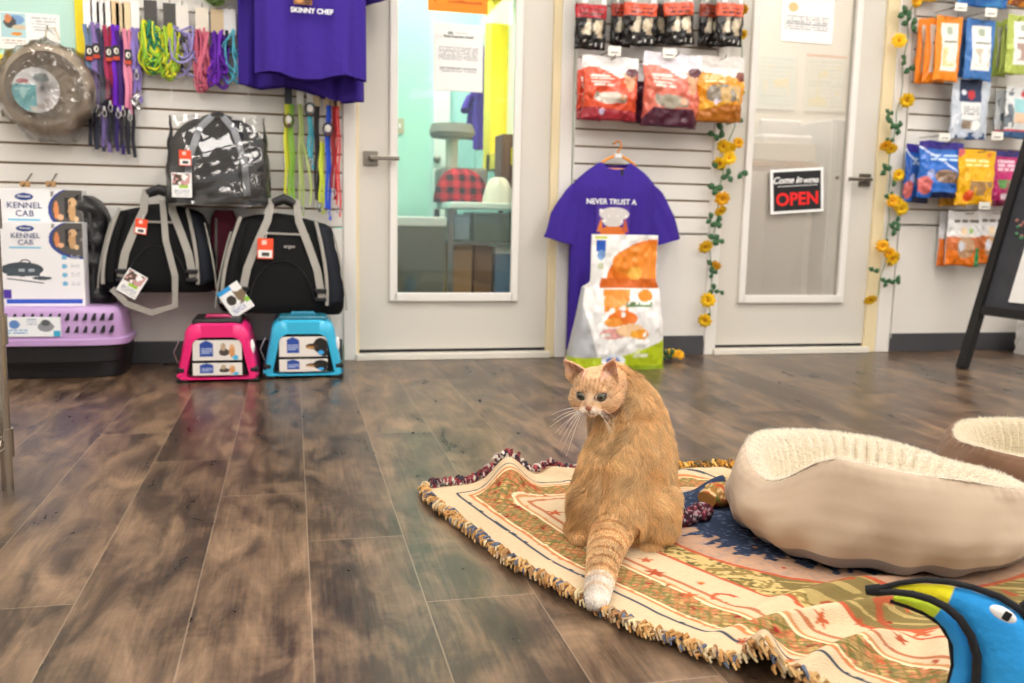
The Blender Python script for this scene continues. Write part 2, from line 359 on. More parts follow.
for x, y, lb in ((.75, 4.65, 'white ceiling light panel in the turquoise back room just behind the door'), (.6, 6.3, 'white ceiling light panel deep in the turquoise back room'), (2.9, 5.0, 'white ceiling light panel in the office behind the second door')):  # first panel is unseen, added to brighten the front of the turquoise partition
    t = thing('ceiling_light', lb, 'ceiling light', (x, y, 2.70)); MB().box(0, 0, 0, .9, .6, .02).build('diffuser', M('lit diffuser back' if x > 2 else 'lit diffuser turquoise room', 'fff8ee', .5, emis=14.0 if x > 2 else 17.0), t, smooth=False)
    f = MB(); [f.box(sx*.46, 0, 0, .02, .64, .03) for sx in (-1, 1)]; [f.box(0, sy*.31, 0, .9, .02, .03) for sy in (-1, 1)]; f.build('frame', m_trim, t, smooth=False)
# turquoise room contents
x, z = PY(399.5, 126, 5.3); t = thing('light_switch', 'beige light switch plate on the turquoise wall', 'light switch', (x, 5.3, z))
MB().box(0, -.004, 0, .05, .008, .085).build('plate', M('beige plastic', 'b9b59a', .5), t, bevel=.002); MB().box(0, -.01, 0, .012, .008, .025).build('toggle', m_white, t)
x0, _ = PY(433, 150, YB); x1, _ = PY(449, 150, YB)
t = struct(bpy.data.objects.new('door_3', None)); COL.objects.link(t); t.location = ((x0+x1)/2, YB, 0)
MB().box(0, -.02, 1.0, x1-x0, .04, 2.0).build('door_leaf', M('inner door', 'f1eee6', .5), t, bevel=.004); k = MB().ball((-.04, -.07, PY(434, 160, YB)[1]), .03); k.build('door_knob', m_nickel, t)
# yellow framed window on the divider wall
za, zb = 1.0, 2.05; ya, yb = 4.7, 5.95
t = struct(bpy.data.objects.new('window_2', None)); COL.objects.link(t); t.location = (1.30, 0, 0)
m_yel = M('yellow paint', 'f6dc08', .5)
b = MB()
for y in (ya, yb): b.box(0, y, (za+zb)/2, .12, .22, zb-za+.1)
for z in (za, zb): b.box(0, (ya+yb)/2, z, .12, yb-ya, .1)
b.build('window_frame', m_yel, t, smooth=False, bevel=.004)
MB().box(.05, (ya+yb)/2, (za+zb)/2, .006, yb-ya, zb-za).build('pane', M('bright glazing', 'e8f6f6', .1), t, smooth=False)
# small shirts hanging in the back room
def mini_shirt(px0, py0, px1, py1, y, lb, sleeve):
    x0, z1 = PY(px0, py0, y); x1, z0 = PY(px1, py1, y); w, h = x1-x0, z1-z0
    t = thing('purple_shirt', lb, 'shirt', ((x0+x1)/2, y, z0))
    b = MB(); P = []
    for i in range(15):
        v = i/14; hw = w/2*(1-.1*v) if v < .85 else w/2*(.9-.45*(v-.85)/.15)
        P.append([(hw*cos(a)+.01*sin(9*v+a*5), .04*sin(a)*(1+.3*sin(a*7)), v*h) for a in np.linspace(0, 2*pi, 24, endpoint=False)])
    b.grid(P, wrap=True)
    for s in (-1, 1): b.tube([(s*w*.36, 0, h*.9), (s*w*.62, -.01, h*.72), (s*w*.75, -.02, h*.6)], [.05, .055, .06], 10, flat=(1, .5))
    b.build('shirt_body', M('purple cotton', '43249a', .85, bmp=(90, .3)), t)
    MB().tube([(-.01, 0, h), (-.01, 0, h+.06), (.02, 0, h+.09), (.03, 0, h+.06)], .004, 6).build('hook', m_chrome, t)
    return t
mini_shirt(475, 46, 492, 150, 6.3, 'long purple shirt hanging behind the glass beside the yellow window frame', 1)
mini_shirt(468, 92, 481, 140, 6.45, 'short purple shirt hanging behind the glass above the cat tree', 1)
# cat tree
x, z = PY(452, 130, 5.9); x1, _ = PY(472, 130, 5.9); hw = x1-x
t = thing('cat_tree', 'grey carpeted cat tree with a round perch, seen through the glass door', 'cat tree', (x, 5.9, 0))
mg = M('grey carpet', '9a958e', .95, bmp=(200, 1.0, .01)); zt = PY(452, 138, 5.9)[1]
MB().lathe([(0, zt), (hw, zt), (hw+.02, zt+.03), (hw, zt+.085), (hw*.8, zt+.07), (0, zt+.06)], 28).build('perch', mg, t)
MB().lathe([(0, 0), (.04, 0), (.04, zt), (0, zt)], 16).build('post', M('sisal', 'c9c3b4', .9, bmp=(150, 1)), t)
zb_ = PY(452, 170, 5.9)[1]; MB().box(.06, 0, zb_-.1, .3, .3, .22).build('box_house', mg, t, bevel=.02); MB().box(0, 0, .03, .5, .5, .06).build('base', mg, t, bevel=.01)
# work table with bins beneath
yt = 5.0; xa, zt = PY(449, 205, yt); xb, _ = PY(522, 205, yt)
t = thing('work_table', 'white topped table loaded with a red plaid blanket behind the glass door', 'table', ((xa+xb)/2, yt, 0)); hw = (xb-xa)/2
MB().box(0, .25, zt, xb-xa, .6, .035).build('table_top', M('table laminate', 'dfe8e2', .3), t, bevel=.006)
MB().box(0, .25, .5, xb-xa-.04, .52, .018).build('lower_shelf', M('grey metal', '77787a', .4, 1), t, bevel=.002)
for sx in (-1, 1):
    for sy in (0, .5): MB().box(sx*(hw-.01), sy, zt/2-.01, .03, .03, zt-.02).build('leg', M('grey metal', '77787a', .4, 1), t, smooth=False)
# plaid blanket heap
def plaid():
    mt, nt, b = newmat('red plaid'); N = nt.nodes.new; L = nt.links.new
    tc = N('ShaderNodeTexCoord'); w1 = N('ShaderNodeTexWave'); w2 = N('ShaderNodeTexWave'); w2.bands_direction = 'Z'
    for w_ in (w1, w2): w_.inputs['Scale'].default_value = 4.5; w_.inputs['Distortion'].default_value = .9; L(tc.outputs['Object'], w_.inputs['Vector'])
    g_ = []
    for w_ in (w1, w2): q = N('ShaderNodeMath'); q.operation = 'GREATER_THAN'; q.inputs[1].default_value = .5; L(w_.outputs['Fac'], q.inputs[0]); g_.append(q)
    a = N('ShaderNodeMath'); a.operation = 'ADD'; L(g_[0].outputs[0], a.inputs[0]); L(g_[1].outputs[0], a.inputs[1])
    r = N('ShaderNodeValToRGB'); r.color_ramp.elements[0].position = .0; r.color_ramp.elements[0].color = (*lin('1c1416'), 1)
    r.color_ramp.elements[1].position = 1.0; r.color_ramp.elements[1].color = (*lin('b5232e'), 1); hf = N('ShaderNodeMath'); hf.operation = 'MULTIPLY'; hf.inputs[1].default_value = .5; L(a.outputs[0], hf.inputs[0]); L(hf.outputs[0], r.inputs[0]); L(r.outputs[0], b.inputs['Base Color']); b.inputs['Roughness'].default_value = .95
    return mt
def heap(name, label, cat, loc, rx, ry, h, mat, seed=1, n=36):
    b = MB(); P = []
    for i in range(14):
        v = i/13; ph = v*pi/2
        P.append([(rx*cos(ph)*cos(a)*(1+.13*sin(3*a+seed)+.05*sin(7*a+5*v)), ry*cos(ph)*sin(a)*(1+.1*cos(4*a+seed)), h*sin(ph)*(1+.12*sin(5*a+seed)*cos(ph))) for a in np.linspace(0, 2*pi, n, endpoint=False)])
    b.grid(P, wrap=True); o = b.build(name, mat, None, loc=loc); return tag(o, label, cat)
xx, _ = PY(463, 190, yt+.2); heap('plaid_blanket', 'red and black plaid blanket heaped on the back room table', 'blanket', (xx, yt+.35, zt+.018), .16, .15, .20, plaid(), 2)
xx, _ = PY(495, 190, yt+.15); heap('cushion', 'round cream cushion next to the plaid blanket', 'cushion', (xx+.01, yt+.1, zt+.018), .085, .09, .145, M('cream fleece', 'd8d0c0', .95, bmp=(120, .6)), 4)
xx, _ = PY(508, 190, yt+.25); tag(MB().box(0, 0, .2, .08, .2, .4).build('wooden_crate', M('dark brown wood', '5a3525', .6, var=.3), loc=(xx, yt+.35, zt+.018), bevel=.004), 'dark brown wooden box on the back room table by the door edge', 'box')
def bin_(name, px0, py0, px1, py1, y, dep, mat, lidm, label, cat='storage bin', z0=None, lidname='lid'):
    x0, z1 = PY(px0, (py0), y); x1, zz = PY(px1, py1, y); z0 = zz if z0 is None else z0
    t = thing(name, label, cat, ((x0+x1)/2, y+dep/2, z0)); w, h = x1-x0, z1-z0
    b = MB(); b.grid([[(sx*w/2*k, sy*dep/2*k, zz_) for sx, sy in ((-1, -1), (1, -1), (1, 1), (-1, 1))] for k, zz_ in ((.9, 0), (.98, h*.92))], wrap=True); b.box(0, 0, .006, w*.88, dep*.88, .01)
    b.build('tub', mat, t, smooth=False); MB().box(0, 0, h*.96, w, dep, h*.08).build(lidname, lidm, t, bevel=.006); return t
mb1 = M('clear grey plastic', '8f9a93', .3); mb2 = M('blue grey plastic', '9fb4c4', .3); mbr = M('cardboard', 'a97e55', .8, var=.1); mwh = M('white lid', 'dedfda', .4)
bin_('storage_bin', 390, 216, 446, 294, 4.85, .35, M('dark grey plastic', '5f6560', .35), mwh, 'dark grey storage tub with a white lid, left behind the door glass', z0=0)
bin_('storage_bin', 454, 214, 470, 248, 5.05, .3, mb2, mb2, 'light blue grey bin under the back room table', z0=.52)
bin_('cardboard_box', 452, 243, 472, 295, 5.05, .35, mbr, mbr, 'plain cardboard box under the blue grey bin', 'box', z0=0, lidname='flap')
bin_('storage_bin', 473, 212, 516, 243, 5.05, .3, M('grey green plastic', '6d7f78', .3), M('grey green lid', '9fb0aa', .3), 'long grey green bin under the table top', z0=.51)
bin_('wooden_box', 474, 246, 492, 295, 5.05, .3, M('brown wood', '7b5230', .6, var=.3), M('brown wood', '7b5230'), 'brown wooden box low behind the door glass', 'box', z0=0)
bin_('storage_bin', 495, 247, 513, 292, 5.05, .2, M('blue plastic', '5a7fa8', .3), mwh, 'blue tub with pale lid at the right edge of the door glass', z0=0)
# office behind the hazy glass
yo = 5.1
xa, zt = PY(740, 163, yo); xb, _ = PY(812, 163, yo)
t = thing('office_desk', 'wood edged desk in the office behind the filmed door glass', 'desk', ((xa+xb)/2, yo, 0))
MB().box(0, .25, zt, xb-xa+.1, .5, .03).build('desk_top', M('desk wood', 'b98d5e', .5), t, bevel=.004)
MB().box(0, .015, zt+.075, xb-xa+.05, .03, .11).build('cubby', M('desk cream', 'e8e0d0', .6), t, bevel=.004)
for s in (-1, 1): MB().box(s*(xb-xa)/2, .25, zt/2-.01, .04, .5, zt-.02).build('leg', M('desk leg', 'd8d4cc', .6), t, smooth=False)
xm, zm = PY(776, 140, yo+.3); t = thing('printer', 'white office printer with a dark tray on the desk', 'printer', (xm, yo+.3, zt+.017))
MB().box(0, 0, .09, .36, .3, .18).build('printer_body', m_white, t, bevel=.02); MB().box(0, -.14, .07, .26, .05, .05).build('tray', M('dark plastic', '333336', .4), t, bevel=.005)
b = MB(); b.box(0, 0, .2, .28, .02, .18, rot=Matrix.Rotation(.6, 3, 'X')); b.build('paper_support', m_white, t)
xm, _ = PY(828, 200, yo); xn, zf = PY(848, 118, yo); t = thing('filing_cabinet', 'tall pale grey cabinet at the right of the filmed glass', 'cabinet', (xn+.03, yo+.3, 0))
MB().box(0, 0, zf/2, (xn-xm)*2, .5, zf).build('body', M('pale grey metal', 'cfd3d2', .4), t, bevel=.01)
for i in range(4): MB().box(0, -.255, zf*(i+.5)/4, (xn-xm)*2-.05, .01, zf/4-.02).build('drawer', M('pale grey metal'), t, bevel=.003)
# papers pinned on the office wall
pap = VC('printed paper', .7)
def sheet(name, label, cat, x, y, z, w, h, layers, base='f6f4ee', rz=0, nx=50, ny=60, tilt=0, parent=None, thick=.0008, mat=None, curl=0.0):
    u = np.linspace(0, 1, nx); v = np.linspace(0, 1, ny); U, V = np.meshgrid(u, v)
    C = paint(U, V, layers, base); P = np.stack([(U-.5)*w, -thick-curl*(1-V)**2, V*h], -1)
    b = MB(); b.grid(P, col=C)
    o = b.build(name, mat or pap, parent, smooth=True, solid=thick)
    o.location = (x, y, z); o.rotation_euler = (0, tilt, rz)
    if label: tag(o, label, cat)
    return o
def wsheet(name, label, cat, x0, y0, x1, y1, Y, layers, **k):
    xa, _ = PY(x0, (y0+y1)/2, Y); xb, _ = PY(x1, (y0+y1)/2, Y); _, za = PY((x0+x1)/2, y1, Y); _, zb = PY((x0+x1)/2, y0, Y)
    return sheet(name, label, cat, (xa+xb)/2, Y, za, xb-xa, zb-za, layers, **k)
wsheet('wall_planner', 'large faint wall planner on the office wall, left one', 'planner', 757, 55, 796, 110, 5.69, [('t', .05, .05, .95, .95, 12, 'c9d4cc'), ('n', .2, .3, .8, .8, 6, .62, 'e9dba6')], base='e3e8e0')
wsheet('wall_planner', 'large wall planner with an orange strip on top, right one', 'planner', 805, 55, 845, 112, 5.69, [('t', .05, .05, .95, .9, 12, 'c8cfc0'), ('r', 0, .95, 1, 1, 'd89b6a'), ('n', .1, .1, .9, .8, 6, .64, 'e6d9a0')], base='e6e6da')
# notices taped on the door glass
def notice(name, label, cat, x0, y0, x1, y1, layers, base='f3f2ee', **k): return wsheet(name, label, cat, x0, y0, x1, y1, YW-.0+.012, layers, base=base, nx=70, ny=90, **k)
n1 = notice('notice_sheet', 'white typed notice taped high on the left door glass', 'notice', 433.5, 24, 483, 91.5, [('t', .1, .46, .9, .66, 9, '9a9a9a'), ('t', .12, .27, .88, .35, 3, '9a9a9a'), ('r', .28, .84, .38, .88, '8f9590'), ('r', .42, .855, .68, .87, 'b9bdb9')])
text('heading', 'Please Keep Door Closed', .0125, M('ink', '3a3a3a', .7), n1, (0, -.003, .235), bold=.0003)
notice('orange_notice', 'orange notice at the top of the left door glass', 'notice', 428, -18, 488, 12.5, [('n', .1, .3, .9, .6, 9, .6, 'd4620c')], base='f98f1d')
n2 = notice('notice_sheet', 'white notice with a small logo taped on the filmed door glass', 'notice', 781, -10, 834, 43, [('d', .22, .66, .09, .09, 'e2c28a'), ('t', .1, .22, .9, .5, 6, 'a9a9a9')], base='f7f6f2')
text('heading', 'Our Opening Hours', .013, M('ink'), n2, (.03, -.003, .165)) if False else None
# open sign
s = wsheet('open_sign', 'black and white sign reading OPEN hung on the right door glass', 'sign', 771.5, 168.5, 824.5, 213, YW-.004, [('r', .05, .06, .95, .94, '17171a')], base='f6f6f4', tilt=radians(-4.5), thick=.004)
bw = s.dimensions.x; k = bw/.27
text('open_lettering', 'OPEN', .080*k, M('sign red', 'f01d1d', .4, emis=None), s, (0, -.007, .062*k), bold=.0022, sx=1.05)
text('script_lettering', 'Come in', .042*k, m_white, s, (-.052*k, -.007, .150*k), shear=.35, bold=.0012)
text('small_lettering', "WE'RE", .025*k, m_white, s, (.070*k, -.007, .142*k), bold=.0012, sx=1.1)
MB().box(0, -.007, .124*k, .2*k, .001, .003).build('underline', m_white, s, smooth=False)

b = MB(); ww = bw/2; b.tube([(-ww*.6, -.002, .2*k), (-ww*.1, .002, .245*k), (ww*.5, -.002, .2*k)], .0012, 5); b.build('hanging_cord', M('cord tan', 'b89a6a', .7), s)
# ------------------------------------------------------------------ goods on the left part of the wall
def at_wall(name, label, cat, x0, y0, x1, y1, d, group=None):
    xc, zb, w, h = rect(x0, y0, x1, y1, d); t = thing(name, label, cat, (xc, YW-d, zb), 0, group); return t, w, h
def peg(t, x, z, L=.12, y=0):       # wire hook from the slatwall, part of what it carries
    b = MB(); b.tube([(x, y+.0, z), (x, y-L*.9, z), (x, y-L, z+.015)], .0025, 6); return b.build('wire_hook', m_chrome, t)
# framed poster
xc, zb, w, h = rect(-70, -70, 87, 67, .03)
t = thing('poster_frame', 'wide yellow frame with pale turquoise board at the upper left', 'poster', (xc, YW-.022, zb))
b = MB(); fw = .045
for (x, z, a, c) in ((-w/2+fw/2, h/2, fw, h), (w/2-fw/2, h/2, fw, h), (0, fw/2, w-2*fw, fw), (0, h-fw/2, w-2*fw, fw)): b.box(x, -.012, z, a, .024, c)
b.build('frame', m_yel, t, smooth=False, bevel=.003)
MB().box(0, -.004, h/2, w-2*fw, .006, h-2*fw).build('board', M('board aqua', 'bfe6da', .6), t, smooth=False)
xp, zp, wp, hp = rect(-8, 13, 60, 50, .03)
s = sheet('picture_card', '', '', xp-xc, -.009, zp-zb, wp, hp, [('r', .14, .32, .5, .98, 'b9dce0'), ('d', .36, .8, .12, .13, '7fa7d4'), ('d', .27, .72, .09, .16, '4d4f50'), ('d', .24, .82, .05, .12, 'd98b5a'), ('d', .4, .6, .1, .07, 'd8c7a8'), ('d', .36, .42, .08, .05, 'ee9c3c'), ('t', .58, .5, .95, .9, 5, 'c9cccc'), ('t', .15, .1, .5, .26, 2, 'd5c3b5')], base='fafaf6', parent=t)
# round pet bed wrapped in film
t, w, h = at_wall('wrapped_pet_bed', 'round grey pet bed wrapped in clear film, hanging at the upper left', 'pet bed', 2, 40, 101, 143, .03)
R = w/2
prof = [(0, -.02), (R*.55, -.03), (R*.62, -.07), (R*.78, -.115), (R*.93, -.09), (R*.98, -.04), (R*.9, 0), (0, 0)]
b = MB(); b.lathe([(r*(1), z) for r, z in prof], 48, (0, 0, h/2), axis='y')
b.build('bolster', M('taupe plush', 'b3a28c', .95, bmp=(45, .8, .01), var=.25), t)
u = np.linspace(0, 1, 60); U, V = np.meshgrid(np.linspace(0, 2*pi, 60), np.linspace(0.01, 1, 24))
lr = R*.47; X = V*np.cos(U)*lr; Z = V*np.sin(U)*lr
C = paint(X/lr/2+.5, Z/lr/2+.5, [('r', 0, .0, .5, .62, '7cc9cf'), ('d', .62, .78, .16, .1, '8d9a96'), ('r', .52, .0, 1, .6, 'e6e0df'), ('n', .5, .1, 1, .6, 7, .6, 'cbbdb6'), ('r', .1, .66, .34, .74, 'd8707c'), ('n', .05, .1, .45, .55, 9, .66, 'b7e6e4'), ('r', .36, .02, .5, .14, 'f3efe6')], 'f2f0ef')
b = MB(); b.grid(np.stack([X, 0*X-.118, Z+h*.5], -1), col=C); lab(b.build('label_disc', VC('glossy print', .3), t, loc=(-.03, 0, -.01)), 'round white and aqua label')
b = MB(); P = []
for i in range(26):
    v = i/25; r = R*1.03*sin(v*pi/2*1.0)**.7; row = []
    for j in range(72):
        a = 2*pi*j/72; wr = .006*sin(a*9+v*7)+.004*sin(a*23-v*11)+.003*sin(a*4+v*31)
        rr = r+wr*v*1.5; dy = -.135*(1-v**5)-abs(wr)*.8
        if v > .8: rr += .02*max(0, cos(a+1.35))**6 + .05*max(0, cos(a-.02))**20
        row.append((rr*cos(a), dy, h/2+rr*sin(a)))
    P.append(row)
b.grid(P, wrap=True); film = GLASS('clear film', .015, 'ffffff', .06, fac=.09); b.build('film_wrap', film, t)
b = MB(); b.tube([(.0, -.06, h), (.005, -.07, h+.03), (.035, -.07, h+.035), (.05, -.06, h-.01)], .004, 8); b.build('hanging_loop', M('cream cord', 'e2d8c0', .7), t)
peg(t, .02, h+.02)
# ---- leashes and rope harnesses
def strap_pts(x0, x1, z0, z1, y=-.07, wob=.003, n=14, ph=0): return [(x0+(x1-x0)*k/(n-1)+wob*sin(k*.9+ph), y+.004*sin(k*.6+ph), z0+(z1-z0)*k/(n-1)) for k in range(n)]
def leash(px, ytop, ybot, col, label, cardcol='f2f1ee', ycard=5, tagd=True, w2='1d1f2a', group='leashes hanging on the left wall', wid=.0105, extra=0):
    t, w, h = at_wall('leash', label, 'leash', px-5, ycard, px+5, ybot, .02, group)
    hc = h*(ytop-ycard)/(ybot-ycard)
    MB().box(0, -.05, h-hc/2, .034, .003, hc).build('backing_card', M('card '+cardcol, cardcol, .5), t, smooth=False, bevel=.001)
    m1 = M('webbing '+col, col, .75, bmp=(300, .3))
    b = MB(); zt = h-hc+.01
    b.tube(strap_pts(-.008, -.006, zt, h*.32, -.066, ph=px), 1, 4, flat=(wid, .003), nrm=(0, 1, 0)); b.tube(strap_pts(.006, .004, zt, h*.28, -.058, ph=px+2), 1, 4, flat=(wid, .003), nrm=(0, 1, 0))
    b.build('webbing', m1, t, smooth=False)
    m2 = M('webbing '+w2, w2, .75)
    b = MB(); b.tube(strap_pts(-.010, -.008, h*.5, .012, -.05, ph=px+1), 1, 4, flat=(wid*.9, .003), nrm=(0, 1, 0)); b.tube(strap_pts(.008, .010, h*.5, .0, -.045, ph=px+3), 1, 4, flat=(wid*.9, .003), nrm=(0, 1, 0)); b.build('grip_loop', m2, t, smooth=False)
    b = MB(); z = h*.26; b.tube([(.002+.008*cos(a), -.068, z+.014*sin(a)) for a in np.linspace(0, 2*pi, 12, endpoint=False)], .0025, 6, closed=True); b.box(.002, -.068, z+.02, .009, .008, .016); b.build('snap_hook', m_chrome, t)
    if tagd:
        b = MB(); zc = h-hc-.10; b.box(.004, -.074, zc, .026, .002, .058, col='26221f'); b.box(.004, -.0755, zc-.021, .024, .002, .014, col='c8401f'); b.ball((.004, -.0755, zc+.007), (.009, .0015, .012), 12, col='f1ede2'); b.box(.006, -.0775, zc+.007, .006, .001, .012, col='4b4038')
        b.build('size_tag', VC('tag print', .4), t, smooth=False)
    return t
leash(93, 30, 150, '6f86ab', 'blue-grey leash with a white card, first from the left beside the wrapped bed', 'f4f4f4', 3)
leash(100, 28, 152, '8a72b4', 'lavender leash with a white card, second from the left', 'f2f2f2', 3, w2='23283c')
leash(106, 34, 153, '3a3654', 'dark indigo leash hanging between the lavender and maroon ones', 'ececec', 5, False, w2='6b5a94')
leash(112, 31, 146, 'a32450', 'maroon leash with a white card hanging left of the violet one', 'f5f2ee', 4)
leash(119.5, 30, 155, '6a14c0', 'bright violet leash hanging from a tan card', 'e6c797', 4, w2='2a1460')
leash(124.5, 36, 152, '3c1268', 'dark purple leash close behind the violet one', 'd9c49d', 6, False, w2='1b1a24')
leash(131, 34, 158, 'e58aa8', 'pink leash hanging from a cream card', 'ead3a8', 5)
t = leash(138, 33, 104, '8c79c6', 'short lilac leash with bunched chrome rings below', 'f3f2f0', 4, False, w2='8c79c6')
b = MB()
for k in range(10): a = k*.7; b.tube([(.01*cos(a)+.011*cos(q), -.08+.006*sin(a*2), -.0+k*.006-.02+.011*sin(q)) for q in np.linspace(0, 2*pi, 9, endpoint=False)], .0022, 5, closed=True)
b.build('ring_bunch', m_chrome, t)
def harness(px, y0, ycard, ybot, wpx, cols, label, cardcol='f2efe8', seed=0, r=.0044, loops=8):
    t, w, h = at_wall('rope_harness', label, 'harness', px-wpx/2, y0, px+wpx/2, ybot, .02, 'rope harnesses on cards')
    hc = h*(ycard-y0)/(ybot-y0)
    MB().box(0, -.05, h-hc/2, .05 if wpx > 14 else .036, .003, hc).build('backing_card', M('card '+cardcol, cardcol, .5), t, smooth=False, bevel=.001)
    rg = random.Random(seed); hr = h-hc+.02
    for ci, c in enumerate(cols):
        b = MB()
        for k in range(loops):
            cx = rg.uniform(-.12, .12)*w; rx = w*rg.uniform(.18, .42); rz = hr*rg.uniform(.28, .46); cz = hr-rz-rg.uniform(0, .1)*hr if k % 3 else rz*1.0
            a0 = rg.uniform(0, 6); tw = rg.uniform(-.5, .5); b.tube([(cx+rx*cos(a+tw*sin(a))+.012*sin(2*a+a0)+tw*.03*sin(a), -.07+.015*sin(a+a0)-.01*(k % 3), cz+rz*sin(a)+.010*sin(3*a+a0)) for a in np.linspace(0, 2*pi, 26, endpoint=False)], r, 7, closed=True)
        b.build('rope', M('rope '+c, c, .7, bmp=(260, .5)), t)
    b = MB(); b.box(.004, -.085, hr*.72, .02, .012, .026); b.build('buckle', m_black, t, bevel=.003)
    b = MB(); b.tube([(-w*.15, -.06, hr), (-w*.22, -.062, hr*.5), (-.0, -.06, hr*.12)], 1, 4, flat=(.009, .003), nrm=(0, 1, 0)); b.build('chest_strap', M('dark webbing', '26222c', .8), t, smooth=False)
    b = MB(); b.tube([(0, -.05, h), (0, -.05, h+.015), (.0, 0, h+.02)], .002, 5); b.build('wire_hook', m_chrome, t); return t
harness(153, 3, 31, 74, 22, ['d9dc2c', '8cc43a', '2e8a6a'], 'yellow-green rope harness bundle left of its twin', '45433f', 1)
harness(172, 6, 35, 80, 16, ['d9d62c', 'a7cc38'], 'narrower yellow-green rope harness half behind the lilac loops', '45433f', 2)
harness(184, 8, 35, 76, 34, ['9a92cf'], 'lilac rope harness with wide open loops', 'e9e4da', 3, loops=5)
harness(204, 10, 39, 92, 17, ['dc7389', 'c45a76'], 'pink rope harness hanging from a white card', 'f4ead8', 4)
harness(219, 12, 40, 88, 16, ['5b1ea0', '7a2cc4'], 'violet ribbon harness hanging from a tan card', 'dcc49a', 5)
harness(231, 12, 38, 84, 20, ['58b6cd'], 'teal rope harness partly hidden by the purple shirt', 'f1f0ee', 6, loops=4)
harness(214, -22, -8, 6, 22, ['8fb35a', '5d7a3c'], 'green harness bundle cut off by the top of the picture', 'e5e3da', 8)
# white wire grid panel behind the leashes
t, w, h = at_wall('wire_grid', 'white wire grid panel behind the leashes', 'wire grid', 87, -40, 240, 12, .012)
b = MB(); [b.tube([(x, -.004, 0), (x, -.004, h)], .002, 5) for x in np.linspace(-w/2, w/2, 12)]; [b.tube([(-w/2, -.007, z), (w/2, -.007, z)], .002, 5) for z in np.linspace(0, h, 5)]; b.build('wires', m_white, t)
b = MB(); [b.tube([(x, -.004, -.38), (x, -.004, 0)], .0025, 5) for x in (-w/2, )]; b.build('side_wire', m_white, t); b = MB(); b.tube([(W(171, 60)[0]-t.location.x, -.004, -.36), (W(171, 60)[0]-t.location.x, -.004, 0)], .002, 5); b.build('side_wire', m_white, t); b = MB(); b.tube([(W(248, 60)[0]-t.location.x, -.004, -.36), (W(248, 60)[0]-t.location.x, -.004, 0)], .002, 5); b.build('side_wire', m_white, t)
# coloured leashes under the purple shirt
def hang(px, w, y0, yc, y1, cols, label, card='f0eee8', group='coloured leashes under the purple shirt', fl=(.008, .003), tg=False, loop=False):
    t, ww, h = at_wall('leash', label, 'leash', px-w/2, y0, px+w/2, y1, .02, group); hc = h*(yc-y0)/(y1-y0)
    MB().box(0, -.045, h-hc/2, .03, .003, hc).build('backing_card', M('card '+card, card, .5), t, smooth=False, bevel=.001)
    for i, c in enumerate(cols):
        b = MB(); x = (i-(len(cols)-1)/2)*ww/len(cols)
        b.tube(strap_pts(x-.003, x-.006, h-hc+.01, .05*(i+1) % .07, -.066, ph=px+i), 1, 4, flat=fl, nrm=(0, 1, 0)); b.tube(strap_pts(x+.006, x+.008, h-hc+.01, .0, -.055, ph=px+i*2), 1, 4, flat=fl, nrm=(0, 1, 0))
        if loop: b.tube([(x+.012+.03*sin(pi*k/15), -.075, h*.55-(h*.5)*sin(pi*k/15*.5)) for k in range(12)], 1, 4, flat=fl, nrm=(0, 1, 0))
        b.build('webbing', M('webbing '+c, c, .7, bmp=(300, .3)), t, smooth=False)
    b = MB(); b.tube([(.008*cos(a), -.07, .03+.013*sin(a)) for a in np.linspace(0, 2*pi, 12, endpoint=False)], .0025, 6, closed=True); b.build('snap_hook', m_chrome, t)
    if tg:
        b = MB(); z = h*.7; b.tube([(.02*cos(a), -.078, z+.027*sin(a)) for a in np.linspace(0, 2*pi, 20, endpoint=False)], .003, 6, closed=True, col='38302c'); b.ball((0, -.078, z+.004), (.012, .002, .016), 12, col='f1ede6'); b.box(0, -.081, z-.018, .012, .002, .012, col='6e3b24'); b.build('round_tag', VC('tag print'), t)
    return t
hang(289, 9, 86, 108, 206, ['d6d836', '86b83c'], 'yellow and green patterned leash at the left end of the lower row', '31353d', tg=True)
hang(300.5, 9, 88, 108, 216, ['a7b96c'], 'long olive green rope leash with a hanging loop', fl=(.007, .006), loop=True)
hang(310, 7, 86, 108, 170, ['4bb0c4'], 'short teal leash with an oval tag', 'f3f2f0', tg=True)
hang(316.5, 6, 92, 110, 212, ['1b1b1e'], 'black leash between the teal and the blue ones', 'e3cda4')
hang(321, 6, 140, 146, 214, ['c9d83c'], 'lower yellow-green leash in front of the black one', 'e3cda4')
hang(327.5, 7, 92, 109, 220, ['1c4fd0'], 'bright blue leash with an oval tag', 'e3cda4', tg=True)
hang(333, 5, 94, 110, 200, ['8f1c22'], 'dark red leash close behind the bright red one', 'e3cda4')
hang(337, 4.5, 94, 110, 217, ['d8202a'], 'bright red leash at the right end of the lower row', 'e9d3a8', fl=(.005, .003))
